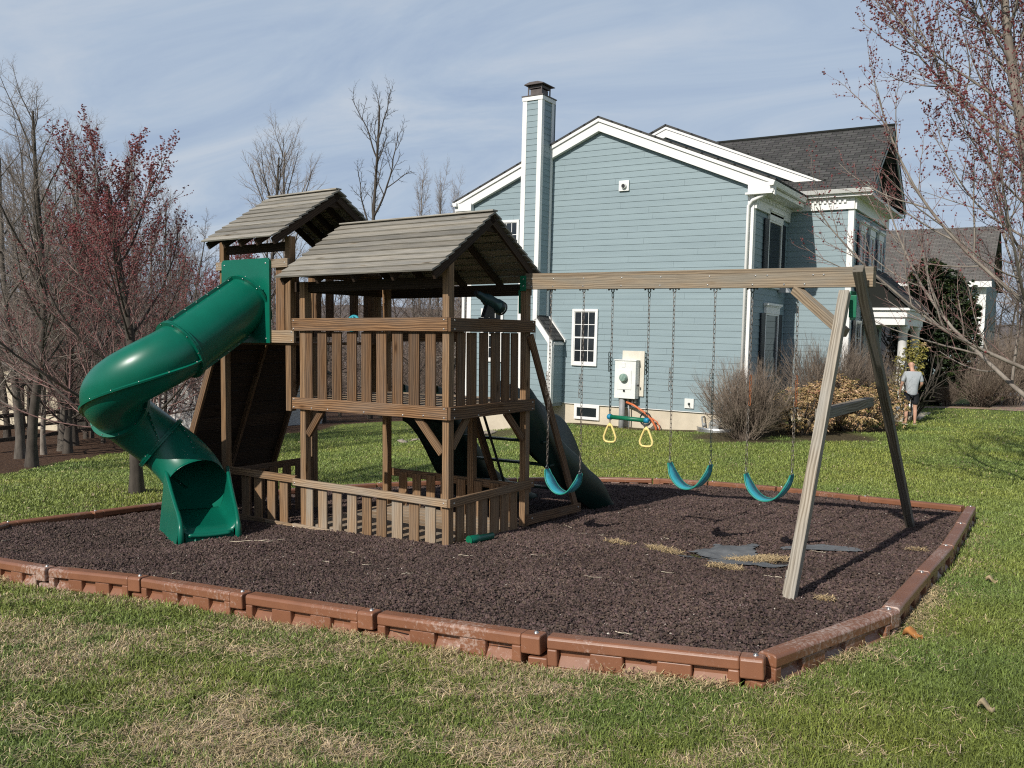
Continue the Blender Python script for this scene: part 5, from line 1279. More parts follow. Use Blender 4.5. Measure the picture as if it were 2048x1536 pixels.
for k,(x,y,ms,rz,sc,lab) in enumerate([
    (-18.95,10.25,TB_,.3,1.02,'thick dark bare tree with a flared root at the left wood edge'),
    (-21.2,11.2,TA_,1.7,1.0,'leaning grey bare tree nearest the left frame edge'),
    (-21.8,12.1,TD_,2.9,.80,'slender pale bare tree between the two thick trunks at the far left'),
    (-22.5,13.0,TA_,4.1,1.05,'straight pale grey trunk standing in leaf litter left of the tube slide'),
    (-24.0,14.2,TB_,5.0,.98,'dark bare tree in the leaf litter just left of the tube slide bend'),
    (-17.9,8.35,TD_,.9,.72,'thin leaning bare tree by the wood edge at the far left')]):
    plant('woodland_tree',ms,x,y,lab,group='bare trees at the left wood edge',rz=rz,sc=(sc*.95,sc*.95,sc*.76))
# individual trees against the sky
MS=tree_meshes(51,[lv(16,.03,.02,.3,10),lv(10,.10,.13,.3,6,n=9,t0=.55,t1=.97,a0=18,a1=38,len=.27,fall=.45,rr=.016),lv(6,.12,.10,.4,5,n=8,t0=.25,t1=1,a0=25,a1=50,len=.36,fall=.3,rr=.018,rmin=.014),lv(3,.14,.08,.6,4,n=7,t0=.25,t1=1,a0=25,a1=60,len=.36,fall=.3,rr=.018,rmin=.010),lv(2,.14,.08,.6,3,n=3,t0=.3,t1=1,a0=25,a1=60,len=.4,fall=.3,rr=.018,rmin=.009)],14.6,.135,lean=(.02,0,1),bark=BARKD,twig=BARKD,split=2)
plant('tall_tree',MS,-27.6,30.7,'tallest bare tree standing alone against the sky above the tower roofs',rz=.4)
MS=tree_meshes(52,[lv(12,.05,.02,.3,9),lv(8,.10,.10,.3,6,n=14,t0=.45,t1=.97,a0=18,a1=38,len=.36,fall=.5,rr=.012),lv(5,.1,.06,.35,4,n=10,t0=.2,t1=1,a0=25,a1=46,len=.42,fall=.4,rr=.011,rmin=.008),lv(3,.1,.05,.5,3,n=8,t0=.2,t1=1,a0=25,a1=50,len=.4,fall=.4,rr=.011,rmin=.006)],11.0,.12,lean=(-.04,0,1),bark=BARKD,twig=TWIG_G,split=2)
plant('bare_tree',MS,-27.8,24.4,'dark forked bare tree rising just left of the tall tower roof',rz=1.2)
plant('bare_tree',TA_,-31.6,29.6,'pale twiggy bare tree rising behind the tall tower roof',rz=.8,sc=(1.3,1.3,1.36))
for x,y,rz,sc,lab in ((-31.8,39.7,.2,1.25,'left one of three slim upright poplars beside the house gable'),(-32.2,41.9,1.4,1.28,'middle one of three slim upright poplars beside the house gable'),(-32.7,43.9,2.2,1.28,'right one of three slim upright poplars beside the house gable')):
    plant('poplar_tree',TD_,x,y,lab,group='upright poplars beside the house',rz=rz,sc=(sc*.8,sc*.8,sc))
MS=tree_meshes(53,[lv(10,.06,.02,.3,9),lv(8,.1,.06,.25,6,n=14,t0=.25,t1=.95,a0=35,a1=65,len=.5,fall=.5,rr=.017),lv(5,.1,.04,.35,4,n=9,t0=.2,t1=1,a0=30,a1=58,len=.42,fall=.45,rr=.012,rmin=.007),lv(3,.1,.03,.5,3,n=7,t0=.15,t1=1,a0=30,a1=60,len=.42,fall=.4,rr=.012,rmin=.005)],7.5,.19,lean=(.14,0,1),bark=BARKG,twig=TWIG_G,split=2)
plant('leaning_tree',MS,-18.9,25.9,'leaning grey tree seen through the opening under the main tower roof',rz=0)
# the thicket behind
GT='bare thicket trees behind the lawn'
LT='bare grey-brown tree of the thicket behind the lawn'
r2=random.Random(19); cnt=0
def th(px,dep): 
    a=math.radians(32.75)-math.atan((px-1024)/1750.); d=dep/math.cos(math.atan((px-1024)/1750.)); return -math.sin(a)*d, math.cos(a)*d
for px,dep,kind,sc in [(12,27,'B',.8),(40,33,'A',1.1),(62,29,'C',1.1),(85,36,'B',.98),(120,31,'A',.9),(150,40,'D',1.2),(170,28,'C',1.05),(195,34,'B',1.0),(215,42,'A',1.25),(240,30,'C',1.1),(262,37,'D',1.0),(285,33,'A',.85),(305,44,'B',1.05),(330,29,'C',1.0),(350,38,'A',.8),(375,33,'C',1.15),(395,45,'B',.9),(415,36,'C',1.1),(440,41,'C',1.25),(465,31,'C',.9),(490,47,'D',.8),(515,36,'C',1.1),(545,50,'A',.9),(570,33,'C',1.0),(600,38,'C',1.1),(625,52,'D',.8),(650,36,'C',1.0),(680,44,'C',1.2),(705,34,'C',.95),(725,50,'A',.75),(760,42,'C',1.3),(785,35,'C',.95),(800,48,'C',1.4),(830,38,'C',1.05),(845,55,'A',.85),(870,44,'C',1.2),(900,50,'C',1.3),(920,40,'C',1.0),(935,56,'A',.9),(955,47,'C',1.1),(75,48,'A',1.4),(180,52,'D',1.35),(20,45,'D',1.2),(325,55,'A',1.1),(130,25.5,'C',.9),(55,24.5,'C',.8),(205,26,'C',.85),(255,25.5,'C',.8),(660,58,'C',1.5),(560,60,'C',1.5)]:
    x,y=th(px,dep); ms={'A':TA_,'B':TB_,'C':TC_,'D':TD_}[kind]
    if px>700 and dep<36: y+=4
    plant('thicket_tree',ms,x,y,LT,group=GT,rz=r2.uniform(0,6.28),sc=sc*r2.uniform(.92,1.08))
for px,dep,kind,sc in [(2015,52,'C',1.2),(2045,47,'C',1.1),(2035,60,'A',.9),(2080,52,'A',.8),(1990,64,'C',1.3)]:
    x,y=th(px,dep); plant('thicket_tree',{'A':TA_,'C':TC_}[kind],x,y,'bare purplish tree beyond the brick path at the right edge',group='bare trees beyond the brick path',rz=r2.uniform(0,6),sc=sc)
# a tree behind the camera gives the soft branch shadows on the near lawn
plant('bare_tree',TA_,-.7,-7.4,'bare tree behind the viewpoint whose branch shadows streak the near lawn',rz=2.0,sc=.95)
# far woodland mass and hills
def far_wood():
    rs=np.random.RandomState(8); VV=[];FF=[];b=0
    v,f=tubes(grow(rs,[(0,0,0)],[(0,0,1)],9.,.2,[lv(4,.05,.02,.3,4),lv(4,.1,.06,.3,3,n=22,t0=.15,t1=1,a0=30,a1=65,len=.42,fall=.5,rr=.02,rmin=.03),lv(2,.1,.05,.5,3,n=12,t0=.1,t1=1,a0=30,a1=60,len=.42,fall=.4,rr=.02,rmin=.022)]))
    for k in range(150):
        px=rs.uniform(-60,1000); dep=rs.uniform(62,130); x,y=th(px,dep); a=rs.uniform(0,6.28); s=rs.uniform(.75,1.25)
        q=v.copy()*s; c,sn=math.cos(a),math.sin(a); q=np.stack([q[:,0]*c-q[:,1]*sn+x,q[:,0]*sn+q[:,1]*c+y,q[:,2]+G(x,y)-3-.03*dep],1)
        VV.append(q); FF.append(f+b); b+=len(v)
    o=link('far_woodland',mesh_np('far_woodland',np.concatenate(VV),np.concatenate(FF),[TWIG_B])); props(o,kind='stuff',label='far bare woodland reading as a brown-grey mass behind the thicket',cat='woodland')
far_wood()
V=[];F=[]; nn=90
for i in range(nn+1):
    a=math.radians(-15+115*i/nn); 
    for k,(d,hh) in enumerate(((260,-22),(430,-10),(620,17),(800,10))):
        hv=hh+(vnoise(np.array([i*.22+k*3]),np.array([k*.7+2.]))[0]-.5)*9*(1 if k>1 else .4); V.append((-math.sin(a)*d,math.cos(a)*d,hv))
for i in range(nn):
    for k in range(3): F.append((i*4+k,(i+1)*4+k,(i+1)*4+k+1,i*4+k+1))
me=bpy.data.meshes.new('hills'); me.from_pydata(V,[],F); me.materials.append(simple('distant_wooded_hill',(.155,.135,.13),(.10,.088,.085),scale=.09,rough=1,detail=9)); props(link('hills',me),kind='structure')

# ------------------------------------------------------------------ shrubs
def bush_mesh(seed,n,h,spread,base,twig=TWIG_T):
    rs=np.random.RandomState(seed); a=rs.uniform(0,2*PI,n); rr_=np.sqrt(rs.rand(n))*base
    P=np.stack([rr_*np.cos(a),rr_*np.sin(a),np.full(n,-.05)],1); e=np.radians(rs.uniform(0,spread,n)*np.sqrt(rs.rand(n)))
    a2=a+rs.normal(0,.5,n); D=np.stack([np.sin(e)*np.cos(a2),np.sin(e)*np.sin(a2),np.cos(e)],1)
    lv_=grow(rs,P,D,h*rs.uniform(.7,1.05,n),np.full(n,.009),[lv(6,.06,.02,.4,4),lv(4,.07,.09,.5,3,n=11,t0=.25,t1=1,a0=15,a1=40,len=.42,fall=.5,rr=.01,rmin=.0055),lv(3,.08,.09,.6,3,n=4,t0=.2,t1=1,a0=15,a1=40,len=.5,fall=.3,rr=.01,rmin=.0045)])
    v0,f0=tubes(lv_[:1]); v,f=tubes(lv_[1:])
    z=np.clip(v[:,2]/h,0,1)[:,None]; t=rs.uniform(.7,1.2,(len(v)//1,1))
    a_=mesh_np('stems',v0,f0,[twig],tone=np.ones(len(v0))*.85); b_=mesh_np('twigs',v,f,[twig],tone=np.ones(len(v)))
    return a_,b_
def shrub(ms,x,y,label,sc=(1,1,1),rz=0,group='bare twiggy shrubs'):
    t=empty('bare_shrub',(x,y,G(x,y)),rz,label,'shrub',group); t.scale=sc; link('stems',ms[0],t); link('twigs',ms[1],t)
B1=bush_mesh(61,150,1.55,66,.22); B2=bush_mesh(62,105,1.9,40,.4)
shrub(B1,-6.75,21.15,'large rounded bare twiggy shrub at the near corner of the blue house',(1.12,1.12,1.12))
shrub(B2,-5.75,24.9,'bare upright twiggy shrub in front of the blue side wing',(1.25,1.1,1.15),1.0)
shrub(B2,-4.95,26.0,'bare twiggy shrub half hidden behind the A-frame legs',(.85,.85,1.0),2.0)
shrub(B1,-2.75,34.7,'broad tan bare shrub beside the brick path at the right',(1.3,1.3,1.15),2.2)
shrub(B2,-2.1,36.3,'dark bare shrub leaning right behind the tan one by the path',(1.35,1.3,1.3),.4)
shrub(B1,-3.75,34.2,'small pale bare shrub at the shaded left end of the brick path',(.55,.5,.6),4)
def leaves(rs,c,nrm_,L,W,col,droop=.5,per=8):
    """rosettes of narrow leaves around each centre"""
    n=len(c); c=np.repeat(c,per,0); m=len(c); a=rs.uniform(0,2*PI,m); up=np.repeat(nrm_,per,0)
    d=np.stack([np.cos(a),np.sin(a),rs.uniform(-droop-.3,.35-droop*.5,m)],1)+up*.7; d=nrm(d); s=nrm(np.cross(d,rs.normal(0,1,(m,3))))
    l=L*rs.uniform(.6,1.25,(m,1)); w=W*rs.uniform(.7,1.2,(m,1)); sag=np.array([[0,0,-1.]])*l*droop*.5
    v=np.stack([c,c+d*l*.5+s*w,c+d*l+sag,c+d*l*.5-s*w],1).reshape(-1,3); f=np.arange(m*4).reshape(-1,4)
    cc=np.repeat(np.repeat(col,per,0)*rs.uniform(.7,1.25,(m,1)),4,0); return v,f,cc
def leafy(name,x,y,label,cat,rad,centers,seed,n,L,W,pal,wts,droop=.5,per=8,group=None,stem=True,bark=BARKD):
    rs=np.random.RandomState(seed); CC=[];NN=[]
    for (cx,cy,cz,rx,ry,rz_),k in centers:
        m=int(n*k); u=nrm(rs.normal(0,1,(m,3))); r=rs.uniform(.3,1,(m,1))**.5; bump=1+.18*np.sin(u[:,0:1]*7+seed)*np.sin(u[:,1:2]*6+1)*np.sin(u[:,2:3]*7)
        q=u*r*bump*np.array([rx,ry,rz_])+np.array([cx,cy,cz]); CC.append(q); NN.append(u)
    CC=np.concatenate(CC); NN=np.concatenate(NN); k=CC[:,2]>.05; CC,NN=CC[k],NN[k]
    sel=(fbm(CC[:,0]*1.0+CC[:,2],CC[:,1]+CC[:,2]*.7,1.6,3,seed%9)*.75+rs.rand(len(CC))*.5-.12); cum=np.cumsum(wts)/np.sum(wts); pi=np.clip(np.searchsorted(cum,np.clip(sel,0,.999)),0,len(pal)-1)
    col=np.array(pal)[pi]
    v,f,c=leaves(rs,CC,NN,L,W,col,droop,per)
    t=empty(name,(x,y,G(x,y)),0,label,cat,group); link('foliage',mesh_np('foliage',v,f,[LEAFV],tone=c),t)
    if stem:
        n0=14; a=rs.uniform(0,6.28,n0); P=np.stack([.15*np.cos(a),.15*np.sin(a),np.full(n0,-.1)],1); D=np.stack([np.cos(a)*.6,np.sin(a)*.6,np.ones(n0)],1)
        top=max(q[0][2]+q[0][5]*.6 for q in centers); rx=max(q[0][3] for q in centers)
        vv,ff=tubes(grow(rs,P,D,np.full(n0,top*1.0),np.full(n0,.03),[lv(6,.09,0,.4,5),lv(4,.1,.05,.4,3,n=7,t0=.3,t1=1,a0=25,a1=55,len=.4,fall=.4,rr=.015,rmin=.008)]))
        link('branches',mesh_np('branches',vv,ff,[bark],smooth=True),t)
    return t
PIE=[(.105,.115,.03),(.20,.19,.055),(.42,.30,.14),(.50,.33,.19),(.40,.205,.125)]
leafy('pieris_shrub',-5.75,22.55,'cream and green leafy shrub beside the large bare shrub','shrub',1,[((0,0,.62,.85,.8,.62),.6),((.35,.1,.95,.55,.55,.4),.4)],71,900,.085,.016,PIE,[.16,.16,.3,.26,.12],group='cream leafed shrubs by the house front')
leafy('pieris_shrub',-4.85,24.0,'wide cream and pink leafy shrub behind the A-frame legs','shrub',1,[((0,0,.62,1.0,.9,.6),.5),((-.4,.2,1.05,.6,.6,.42),.25),((.65,.5,.7,.7,.7,.6),.25)],72,1250,.085,.016,PIE,[.10,.16,.3,.26,.18],group='cream leafed shrubs by the house front')
leafy('pieris_shrub',-4.95,25.6,'pinkish leafy shrub beside the standing man','shrub',1,[((0,0,.55,.55,.6,.55),.7),((.1,.3,.95,.4,.4,.3),.3)],73,420,.085,.016,PIE,[.12,.16,.25,.25,.22],group='cream leafed shrubs by the house front')
leafy('upright_shrub',-4.1,27.9,'tall narrow yellow-green shrub growing against the porch column','shrub',1,[((0,0,1.6,.42,.42,.5),.5),((-.25,0,.95,.32,.32,.5),.3),((.15,.1,2.05,.33,.33,.3),.2)],74,420,.09,.017,[(.20,.19,.045),(.34,.30,.08),(.45,.33,.16),(.33,.17,.10)],[.3,.35,.25,.1])
leafy('holly_tree',-4.35,34.9,'tall dark evergreen holly tree beyond the porch','tree',1,[((0,0,2.0,1.5,1.4,2.0),.55),((.25,0,3.3,1.15,1.1,1.5),.3),((-.3,.2,4.3,.7,.7,1.0),.15)],75,7000,.14,.042,[(.012,.022,.009),(.022,.038,.012),(.05,.07,.02),(.075,.075,.02)],[.4,.35,.2,.05],droop=.3,per=7)
leafy('boxwood_shrub',-.4,42.5,'rounded green evergreen shrub by the road at the right edge','shrub',1,[((0,0,.7,.9,.9,.75),1)],76,500,.09,.03,[(.05,.08,.02),(.09,.12,.03)],[.5,.5],droop=.2,per=7)
leafy('boxwood_shrub',-5.0,30.8,'dark low evergreen shrub in the shade by the porch','shrub',1,[((0,0,.6,.6,.7,.6),1)],77,350,.09,.03,[(.02,.035,.012),(.04,.05,.015)],[.5,.5],droop=.2,per=7)

# ------------------------------------------------------------------ the man on the lawn
def skin_obj(name,joints,edges,mat,parent,sub=2,root=0):
    me=bpy.data.meshes.new(name); me.from_pydata([j[0] for j in joints],edges,[]); me.materials.append(mat)
    o=link(name,me,parent); sk=o.modifiers.new('skin','SKIN'); sk.use_smooth_shade=True
    for i,j in enumerate(joints):
        r=j[1]; v=me.skin_vertices[0].data[i]; v.radius=(r,r) if np.isscalar(r) else r; v.use_root=(i==root)
    s=o.modifiers.new('sub','SUBSURF'); s.levels=sub; s.render_levels=sub; return o
SKIN=simple('man_skin',(.56,.33,.235),(.48,.27,.19),scale=9,rough=.55)  # skin colour varied by noise
TEE=simple('light_grey_cotton',(.40,.43,.455),(.33,.36,.38),scale=5,rough=.9,bump=.3,bscale=18)
SHORTS=simple('black_shorts_fabric',(.018,.02,.026),(.01,.011,.015),scale=6,rough=.8)
man=empty('person',(-3.82,26.6,G(-3.82,26.6)),math.radians(24),'man in a light grey T-shirt and black shorts standing on the lawn, head bowed','person')
J=[((0,0,.93),(.125,.095))];Ed=[]
def j(p,r,par): J.append((p,r)); Ed.append((par,len(J)-1)); return len(J)-1
sp=j((0,-.01,1.12),(.13,.10),0); chs=j((0,-.02,1.33),(.17,.125),sp); nk0=j((0,.005,1.48),(.062,.06),chs); nk1=j((-.005,.045,1.545),(.057,.06),nk0)
hd0=j((-.012,.075,1.60),(.068,.082),nk1); hd1=j((-.016,.088,1.675),(.078,.098),hd0); hd2=j((-.016,.082,1.745),(.06,.075),hd1)
def hand(w,palm,fw,th_,par):
    pv=j(tuple(palm),(.036,.018),par); d=V3(*palm)-V3(*w); d/=np.linalg.norm(d)
    for k,(o,l) in enumerate(((-.028,.072),(-.010,.082),(.010,.078),(.028,.062))):
        a=V3(*palm)+d*.035+V3(*fw)*o; q=j(tuple(a),.0095,pv); q=j(tuple(a+d*l*.5+V3(*th_)*.006),.0085,q); j(tuple(a+d*l*.9+V3(*th_)*.022),.0075,q)
    a=V3(*palm)+V3(*fw)*-.035; q=j(tuple(a),.011,pv); j(tuple(a+d*.04+V3(*fw)*-.018+V3(*th_)*.012),.009,q)
for s in (-1,1):
    sh=j((s*.185,-.02,1.42),.062,chs); el=j((s*.265,-.01,1.14),.044,sh)
    wr=j((s*.272,.12,.91) if s<0 else (s*.235,.19,.99),.029,el)
    w=V3(*J[wr][0]); hand(w,w+V3(0,.045,-.07) if s<0 else w+V3(-.02,.08,-.03),(0,1,.2) if s<0 else (0,.2,1),(s*-1,0,0),wr)
    hp=j((s*.095,0,.86),.098,0); kn=j((s*.115,.02,.49),.058,hp); cf=j((s*.118,-.01,.33),.055,kn); an=j((s*.12,-.015,.09),.036,cf); hl=j((s*.12,-.03,.045),.036,an); ft=j((s*.135,.09,.035),.038,hl); j((s*.14,.17,.028),.028,ft)
skin_obj('body',J,Ed,SKIN,man)
m=MB(); hc=V3(-.016,.085,1.675)
for s in (-1,1): m.ball(hc+V3(s*.079,-.005,-.005),.026,6,(.35,.8,1.2))
m.tube([hc+V3(0,.085,.015),hc+V3(0,.108,-.015),hc+V3(0,.09,-.025)],[.008,.014,.008],6); m.build('ears_and_nose',SKIN,man)
m=MB()
for s in (-1,1): m.ball(hc+V3(s*.03,.083,.012),.009,5)
m.tube([hc+V3(-.022,.086,-.045),hc+V3(0,.092,-.047),hc+V3(.022,.086,-.045)],.005,5); m.build('eyes_and_mouth',SHUT,man)
J=[((0,-.005,.76),(.165,.135))];Ed=[]
a=j((0,-.005,.90),(.178,.145),0)
a=j((0,-.015,1.10),(.172,.138),a); b=j((0,-.025,1.33),(.195,.145),a); j((0,.0,1.475),(.075,.07),b)
for s in (-1,1):
    q=j((s*.19,-.02,1.415),.078,b); j((s*.262,-.012,1.17),.066,q)
skin_obj('tshirt',J,Ed,TEE,man)
J=[((0,0,.94),(.166,.13))];Ed=[]
for s in (-1,1):
    q=j((s*.10,.0,.83),.115,0); j((s*.118,.012,.53),.093,q)
skin_obj('shorts',J,Ed,SHORTS,man)
for s in (-1,1):
    m=MB(); m.prism([(s*.12-.045,-.085),(s*.12+.045,-.085),(s*.14+.055,.10),(s*.145+.03,.21),(s*.145-.03,.21),(s*.13-.05,.10)],2,-.012,.012); m.build('sandal',simple('pale_sandal',(.6,.57,.52),(.5,.47,.42),scale=8),man,bevel=.005)

# ------------------------------------------------------------------ things lying in the play bed
def fabric():
    cx,cy=LW((2.55,1.25,0))[:2]; x0=np.arange(cx-.95,cx+1.5,.035); y0=np.arange(cy-1.3,cy+1.0,.035); X,Y=np.meshgrid(x0,y0,indexing='ij'); l=np.stack([X-O[0],Y-O[1]],-1)
    lx=l[...,0]; ly=l[...,1]
    d1=np.hypot((lx-2.50)/.36,(ly-1.40)/.44); d2=np.hypot((lx-3.0)/.40,(ly-.78)/.15); d3=np.hypot((lx-3.35)/.42,(ly-1.75)/.14); d1=np.minimum(d1,np.hypot((lx-2.78)/.3,(ly-1.05)/.22))
    d=np.minimum(np.minimum(d1,d2),d3)+(fbm(X,Y,4.2,5,2)-.5)*1.5
    Z=mz(X,Y)+.014+.05*np.exp(-(np.hypot((lx-2.62)/.28,(ly-1.48)/.2))**2)+.016*fbm(X,Y,6,3,5)+.02*np.exp(-(((lx-2.35)*.6+(ly-1.33)*.8)/.03)**2)*np.exp(-(np.hypot(lx-2.5,ly-1.3)/.4)**2)
    i=np.arange(X.size).reshape(X.shape); q=np.stack([i[:-1,:-1],i[1:,:-1],i[1:,1:],i[:-1,1:]],-1).reshape(-1,4); q=q[d.ravel()[q].mean(1)<1]
    mt=simple('grey_landscape_fabric',(.155,.162,.168),(.095,.10,.106),scale=7,rough=.75,bump=.25,bscale=120)
    o=link('landscape_fabric',mesh_np('landscape_fabric',np.stack([X,Y,Z],-1).reshape(-1,3),q,[mt],smooth=True)); props(o,'torn grey landscape fabric showing through the mulch under the middle swing','fabric')
fabric()
STRAW=simple('dry_straw',(1,1,1),(.8,.8,.8),scale=30,rough=.8,tone=True)
def straw(lx,ly,rx,ry,n,label,seed):
    rs=np.random.RandomState(seed); a=rs.uniform(0,6.28,n); r=np.sqrt(rs.rand(n))*rs.uniform(.5,1.05,n); w=LW((lx,ly,0)); x=w[0]+r*np.cos(a)*rx; y=w[1]+r*np.sin(a)*ry; z=mz(x,y)+.016+rs.uniform(0,.03,n)*np.clip(1.2-r,.2,1)
    b=rs.uniform(0,6.28,n); l=rs.uniform(.025,.07,n); d=np.stack([np.cos(b),np.sin(b),rs.normal(0,.22,n)],1)*l[:,None]; s=np.stack([-np.sin(b),np.cos(b),np.zeros(n)],1)*.0028
    c=np.stack([x,y,z],1); k=rs.normal(0,.012,(n,3)); v=np.stack([c-d-s,c-d+s,c+k+s,c+k-s,c+d],1).reshape(-1,3); i=np.arange(n)*5
    col=np.array([.58,.43,.235])*rs.uniform(.55,1.2,(n,1)); me=mesh_np('straw_clump',v,[np.stack([i,i+1,i+2,i+3],1),np.stack([i+3,i+2,i+4],1)],[STRAW],tone=np.repeat(col,5,0))
    o=link('straw_clump',me); props(o,label,'straw clump','clumps of dry straw on the mulch')
straw(2.93,1.22,.36,.26,1500,'largest straw clump, on the grey landscape fabric',1)
straw(1.98,1.16,.24,.2,520,'straw clump just left of the grey landscape fabric',2)
straw(1.5,1.02,.20,.09,170,'thin straw clump farthest left on the open mulch',3)
straw(2.86,.52,.22,.09,200,'small straw clump in front of the landscape fabric',4)
straw(4.22,2.2,.15,.08,90,'small straw clump near the right border timbers',5)
straw(4.02,-.45,.10,.07,70,'small straw clump beside the near foot of the A-frame',6)
STK=simple('bleached_stick',(.62,.55,.43),(.45,.38,.28),scale=20,rough=.8)
def stick(lx,ly,az,L,r,k,lift=.012):
    w=LW((lx,ly,0)); rs=np.random.RandomState(k); n=6; t=np.linspace(-.5,.5,n)*L; x=w[0]+t*math.cos(az)+rs.normal(0,L*.03,n); y=w[1]+t*math.sin(az)+rs.normal(0,L*.03,n); z=mz(x,y)+lift+rs.uniform(0,.008,n)
    m=MB(); m.tube(np.stack([x,y,z],1),np.linspace(r,r*.5,n),5); o=m.build('stick',STK); props(o,'thin pale stick lying on the dark mulch','stick','pale sticks scattered on the mulch')
sr=random.Random(4)
for k in range(30):
    while True:
        lx,ly=sr.uniform(-4.6,4.0),sr.uniform(-2.7,2.6); w=LW((lx,ly,0))
        if inpoly(np.array([w[0]]),np.array([w[1]]))[0] and polydist(np.array([w[0]]),np.array([w[1]]))[0]>.2 and not(-3.9<lx<.1 and -.1<ly<1.8): break
    stick(lx,ly,sr.uniform(0,3.1),sr.uniform(.07,.30),sr.uniform(.0022,.0045),k)
stick(-1.9,-1.0,.25,.62,.004,90); stick(-1.72,-.85,.9,.3,.003,91)
t=LW((.14,.42,0)); tz=float(mz(t[0],t[1]))
ty=empty('toy_scope',(t[0],t[1],tz+.045),math.radians(76),'green plastic tube toy half under the right side of the tower','toy'); m=MB()
m.tube([(-.17,0,0),(-.165,0,0),(-.04,0,0),(-.03,0,0),(.17,0,0.005)],[.045,.048,.048,.038,.036],14); m.build('tube',GREEN,ty); m=MB(); m.tube([(-.175,0,0),(-.165,0,0)],[.05,.05],14); m.build('rim',GREEN_B,ty)
def curled_leaf(x,y,s,label,col,seed):
    rs=np.random.RandomState(seed); z=G(x,y)+.03; V=[];F=[]; n=9
    for i in range(n):
        u=i/(n-1); w=math.sin(PI*min(1,u*1.05+.02))*s*.5
        for k in range(5):
            q=-1+k/2.; V.append((x+(u-.5)*s+rs.normal(0,s*.02),y+q*w,z+abs(q)**1.5*s*.35+.02*math.sin(u*6)))
    for i in range(n-1):
        for k in range(4): F.append((i*5+k,i*5+k+1,(i+1)*5+k+1,(i+1)*5+k))
    me=bpy.data.meshes.new('dry_leaf'); me.from_pydata(V,[],F); me.materials.append(simple('dry_leaf_'+str(seed),col,tuple(c*.7 for c in col),scale=25,rough=.8)); me.polygons.foreach_set('use_smooth',[True]*len(F)); o=link('dry_leaf',me); o.modifiers.new('t','SOLIDIFY').thickness=.002; props(o,label,'leaf')
curled_leaf(-.83,6.35,.12,'curled orange dead leaf on the straw beside the right border timbers',(.46,.20,.06),1)
curled_leaf(-.52,8.6,.09,'pale tan dead leaf on the right lawn near the border',(.50,.38,.22),2)
curled_leaf(-.3,5.1,.08,'small tan dead leaf on the lawn right of the near border corner',(.45,.36,.22),3)
rs=np.random.RandomState(9); n=2600; r=rs.uniform(9,34,n); a=math.radians(32.75)+rs.uniform(-.58,.58,n); x=-np.sin(a)*r; y=np.cos(a)*r
k=(~inpoly(x,y))&(litter(x,y)<.2)&~((x<-5.4)&(x>-16.4)&(y>22.3)); x,y=x[k],y[k]; n=len(x); s=rs.uniform(.012,.032,n); b=rs.uniform(0,6.28,n); c=np.stack([x,y,G(x,y)+.035],1)
d=np.stack([np.cos(b),np.sin(b),rs.normal(0,.4,n)],1)*s[:,None]; e=np.stack([-np.sin(b),np.cos(b),rs.normal(0,.4,n)],1)*s[:,None]*.5
me=mesh_np('leaf_scraps',np.stack([c-d,c+e,c+d,c-e],1).reshape(-1,3),np.arange(n*4).reshape(-1,4),[LEAFV],tone=np.repeat(np.array([.44,.36,.22])*rs.uniform(.6,1.2,(n,1)),4,0)); props(link('leaf_scraps',me),kind='stuff',label='pale scraps of dead leaf scattered over the lawn',cat='leaves')
STONE=simple('grey_tan_fieldstone',(.36,.31,.25),(.20,.17,.14),scale=5,rough=.9,bump=.5,bscale=14)
sm=MB(); sm.ball((0,0,0),1,6,(1,.7,.28)); proto=sm.build('flat_stone',STONE)
for v in proto.data.vertices: v.co*= 1+.22*math.sin(v.co.x*5+v.co.y*7)
rr2=random.Random(3)
for k in range(22):
    o=proto if k==0 else proto.copy()
    if k: C.objects.link(o)
    x=-15.9+rr2.uniform(0,2.1); y=19.3+ (x+15.9)*.75+rr2.uniform(-.35,.35); s=rr2.uniform(.10,.26); o.location=(x,y,G(x,y)+.03); o.scale=(s,s,s); o.rotation_euler=(rr2.uniform(-.2,.2),rr2.uniform(-.2,.2),rr2.uniform(0,6)); props(o,'flat grey-tan stone lying in the lawn swale behind the tower','stone','flat stones in the lawn swale')

# ------------------------------------------------------------------ light, sky, camera
S=V3(-.13,-1.4,1.0); S/=np.linalg.norm(S)
sun=bpy.data.lights.new('sun','SUN'); sun.energy=4.6; sun.angle=math.radians(.53); sun.color=(1,.945,.86)
so_=bpy.data.objects.new('sun',sun); C.objects.link(so_); so_.rotation_mode='QUATERNION'; so_.rotation_quaternion=Vector((0,0,1)).rotation_difference(Vector(S)); so_.location=(0,-20,30)
w=bpy.data.worlds.new('World'); bpy.context.scene.world=w; w.use_nodes=True; nt=w.node_tree; nd=nt.nodes; ln=nt.links; bg=nd['Background']
sky=nd.new('ShaderNodeTexSky'); sky.sky_type='NISHITA'; sky.sun_disc=False; sky.sun_elevation=math.asin(S[2]); sky.sun_rotation=math.atan2(S[0],S[1]); sky.air_density=1.0; sky.dust_density=1.6; sky.ozone_density=1.5
tc=nd.new('ShaderNodeTexCoord'); sp=nd.new('ShaderNodeSeparateXYZ'); ln.new(tc.outputs['Generated'],sp.inputs[0])
zz=N(nd,'ShaderNodeMath',operation='ADD'); zz.inputs[1].default_value=.16; ln.new(sp.outputs[2],zz.inputs[0])
dv=[]
for k in (0,1):
    q=N(nd,'ShaderNodeMath',operation='DIVIDE'); ln.new(sp.outputs[k],q.inputs[0]); ln.new(zz.outputs[0],q.inputs[1]); dv.append(q)
cb_=nd.new('ShaderNodeCombineXYZ'); ln.new(dv[0].outputs[0],cb_.inputs[0]); ln.new(dv[1].outputs[0],cb_.inputs[1])
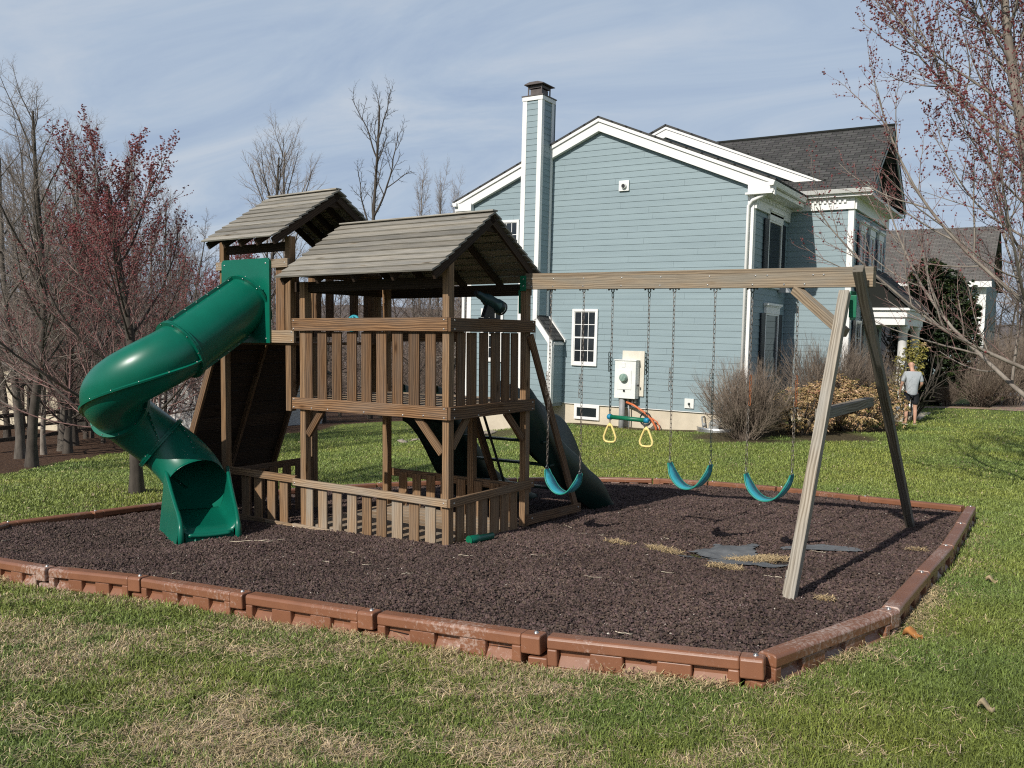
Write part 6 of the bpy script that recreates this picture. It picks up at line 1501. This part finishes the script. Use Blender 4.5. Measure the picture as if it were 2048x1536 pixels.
mp=nd.new('ShaderNodeMapping'); mp.inputs['Rotation'].default_value=(0,0,.5); mp.inputs['Scale'].default_value=(.55,1.0,1); ln.new(cb_.outputs[0],mp.inputs['Vector'])
n1=N(nd,'ShaderNodeTexNoise',Scale=1.5,Detail=9,Roughness=.6,Distortion=1.3); ln.new(mp.outputs[0],n1.inputs['Vector'])
r1=ramp(nd,[(.36,(5.6,7.05,9.4)),(.50,(6.6,8.0,10.0)),(.66,(8.1,9.1,10.5))]); ln.new(n1.outputs['Fac'],r1.inputs[0])
# thin high cloud and haze thicken towards the horizon; overhead the clear sky shows
mr_=nd.new('ShaderNodeMapRange'); mr_.interpolation_type='SMOOTHSTEP'; ln.new(sp.outputs[2],mr_.inputs[0]); mr_.inputs[1].default_value=.30; mr_.inputs[2].default_value=.75; mr_.inputs[3].default_value=.88; mr_.inputs[4].default_value=.12
mx=nd.new('ShaderNodeMix'); mx.data_type='RGBA'; ln.new(mr_.outputs[0],mx.inputs[0]); ln.new(sky.outputs[0],mx.inputs[6]); ln.new(r1.outputs[0],mx.inputs[7])
ln.new(mx.outputs[2],bg.inputs['Color']); bg.inputs['Strength'].default_value=.07

cam=bpy.data.cameras.new('camera'); co=bpy.data.objects.new('camera',cam); C.objects.link(co)
psi,thp,rho=math.radians(32.75),math.radians(3.26),math.radians(1.41)
Fw=V3(-math.sin(psi)*math.cos(thp),math.cos(psi)*math.cos(thp),-math.sin(thp)); Rt=V3(math.cos(psi),math.sin(psi),0); Dn=np.cross(Fw,Rt)
ix=math.cos(rho)*Rt-math.sin(rho)*Dn; iy=math.sin(rho)*Rt+math.cos(rho)*Dn
co.matrix_world=Matrix(((ix[0],-iy[0],-Fw[0],0),(ix[1],-iy[1],-Fw[1],0),(ix[2],-iy[2],-Fw[2],CAM_H),(0,0,0,1)))
cam.sensor_width=36; cam.lens=36*1750/2048; cam.clip_end=4000; cam.clip_start=.05
sc=bpy.context.scene; sc.camera=co
sc.view_settings.view_transform='Standard'; sc.view_settings.look='None'; sc.view_settings.exposure=0; sc.view_settings.gamma=1
sc.cycles.max_bounces=6; sc.cycles.use_denoising=False; sc.cycles.filter_width=1.15
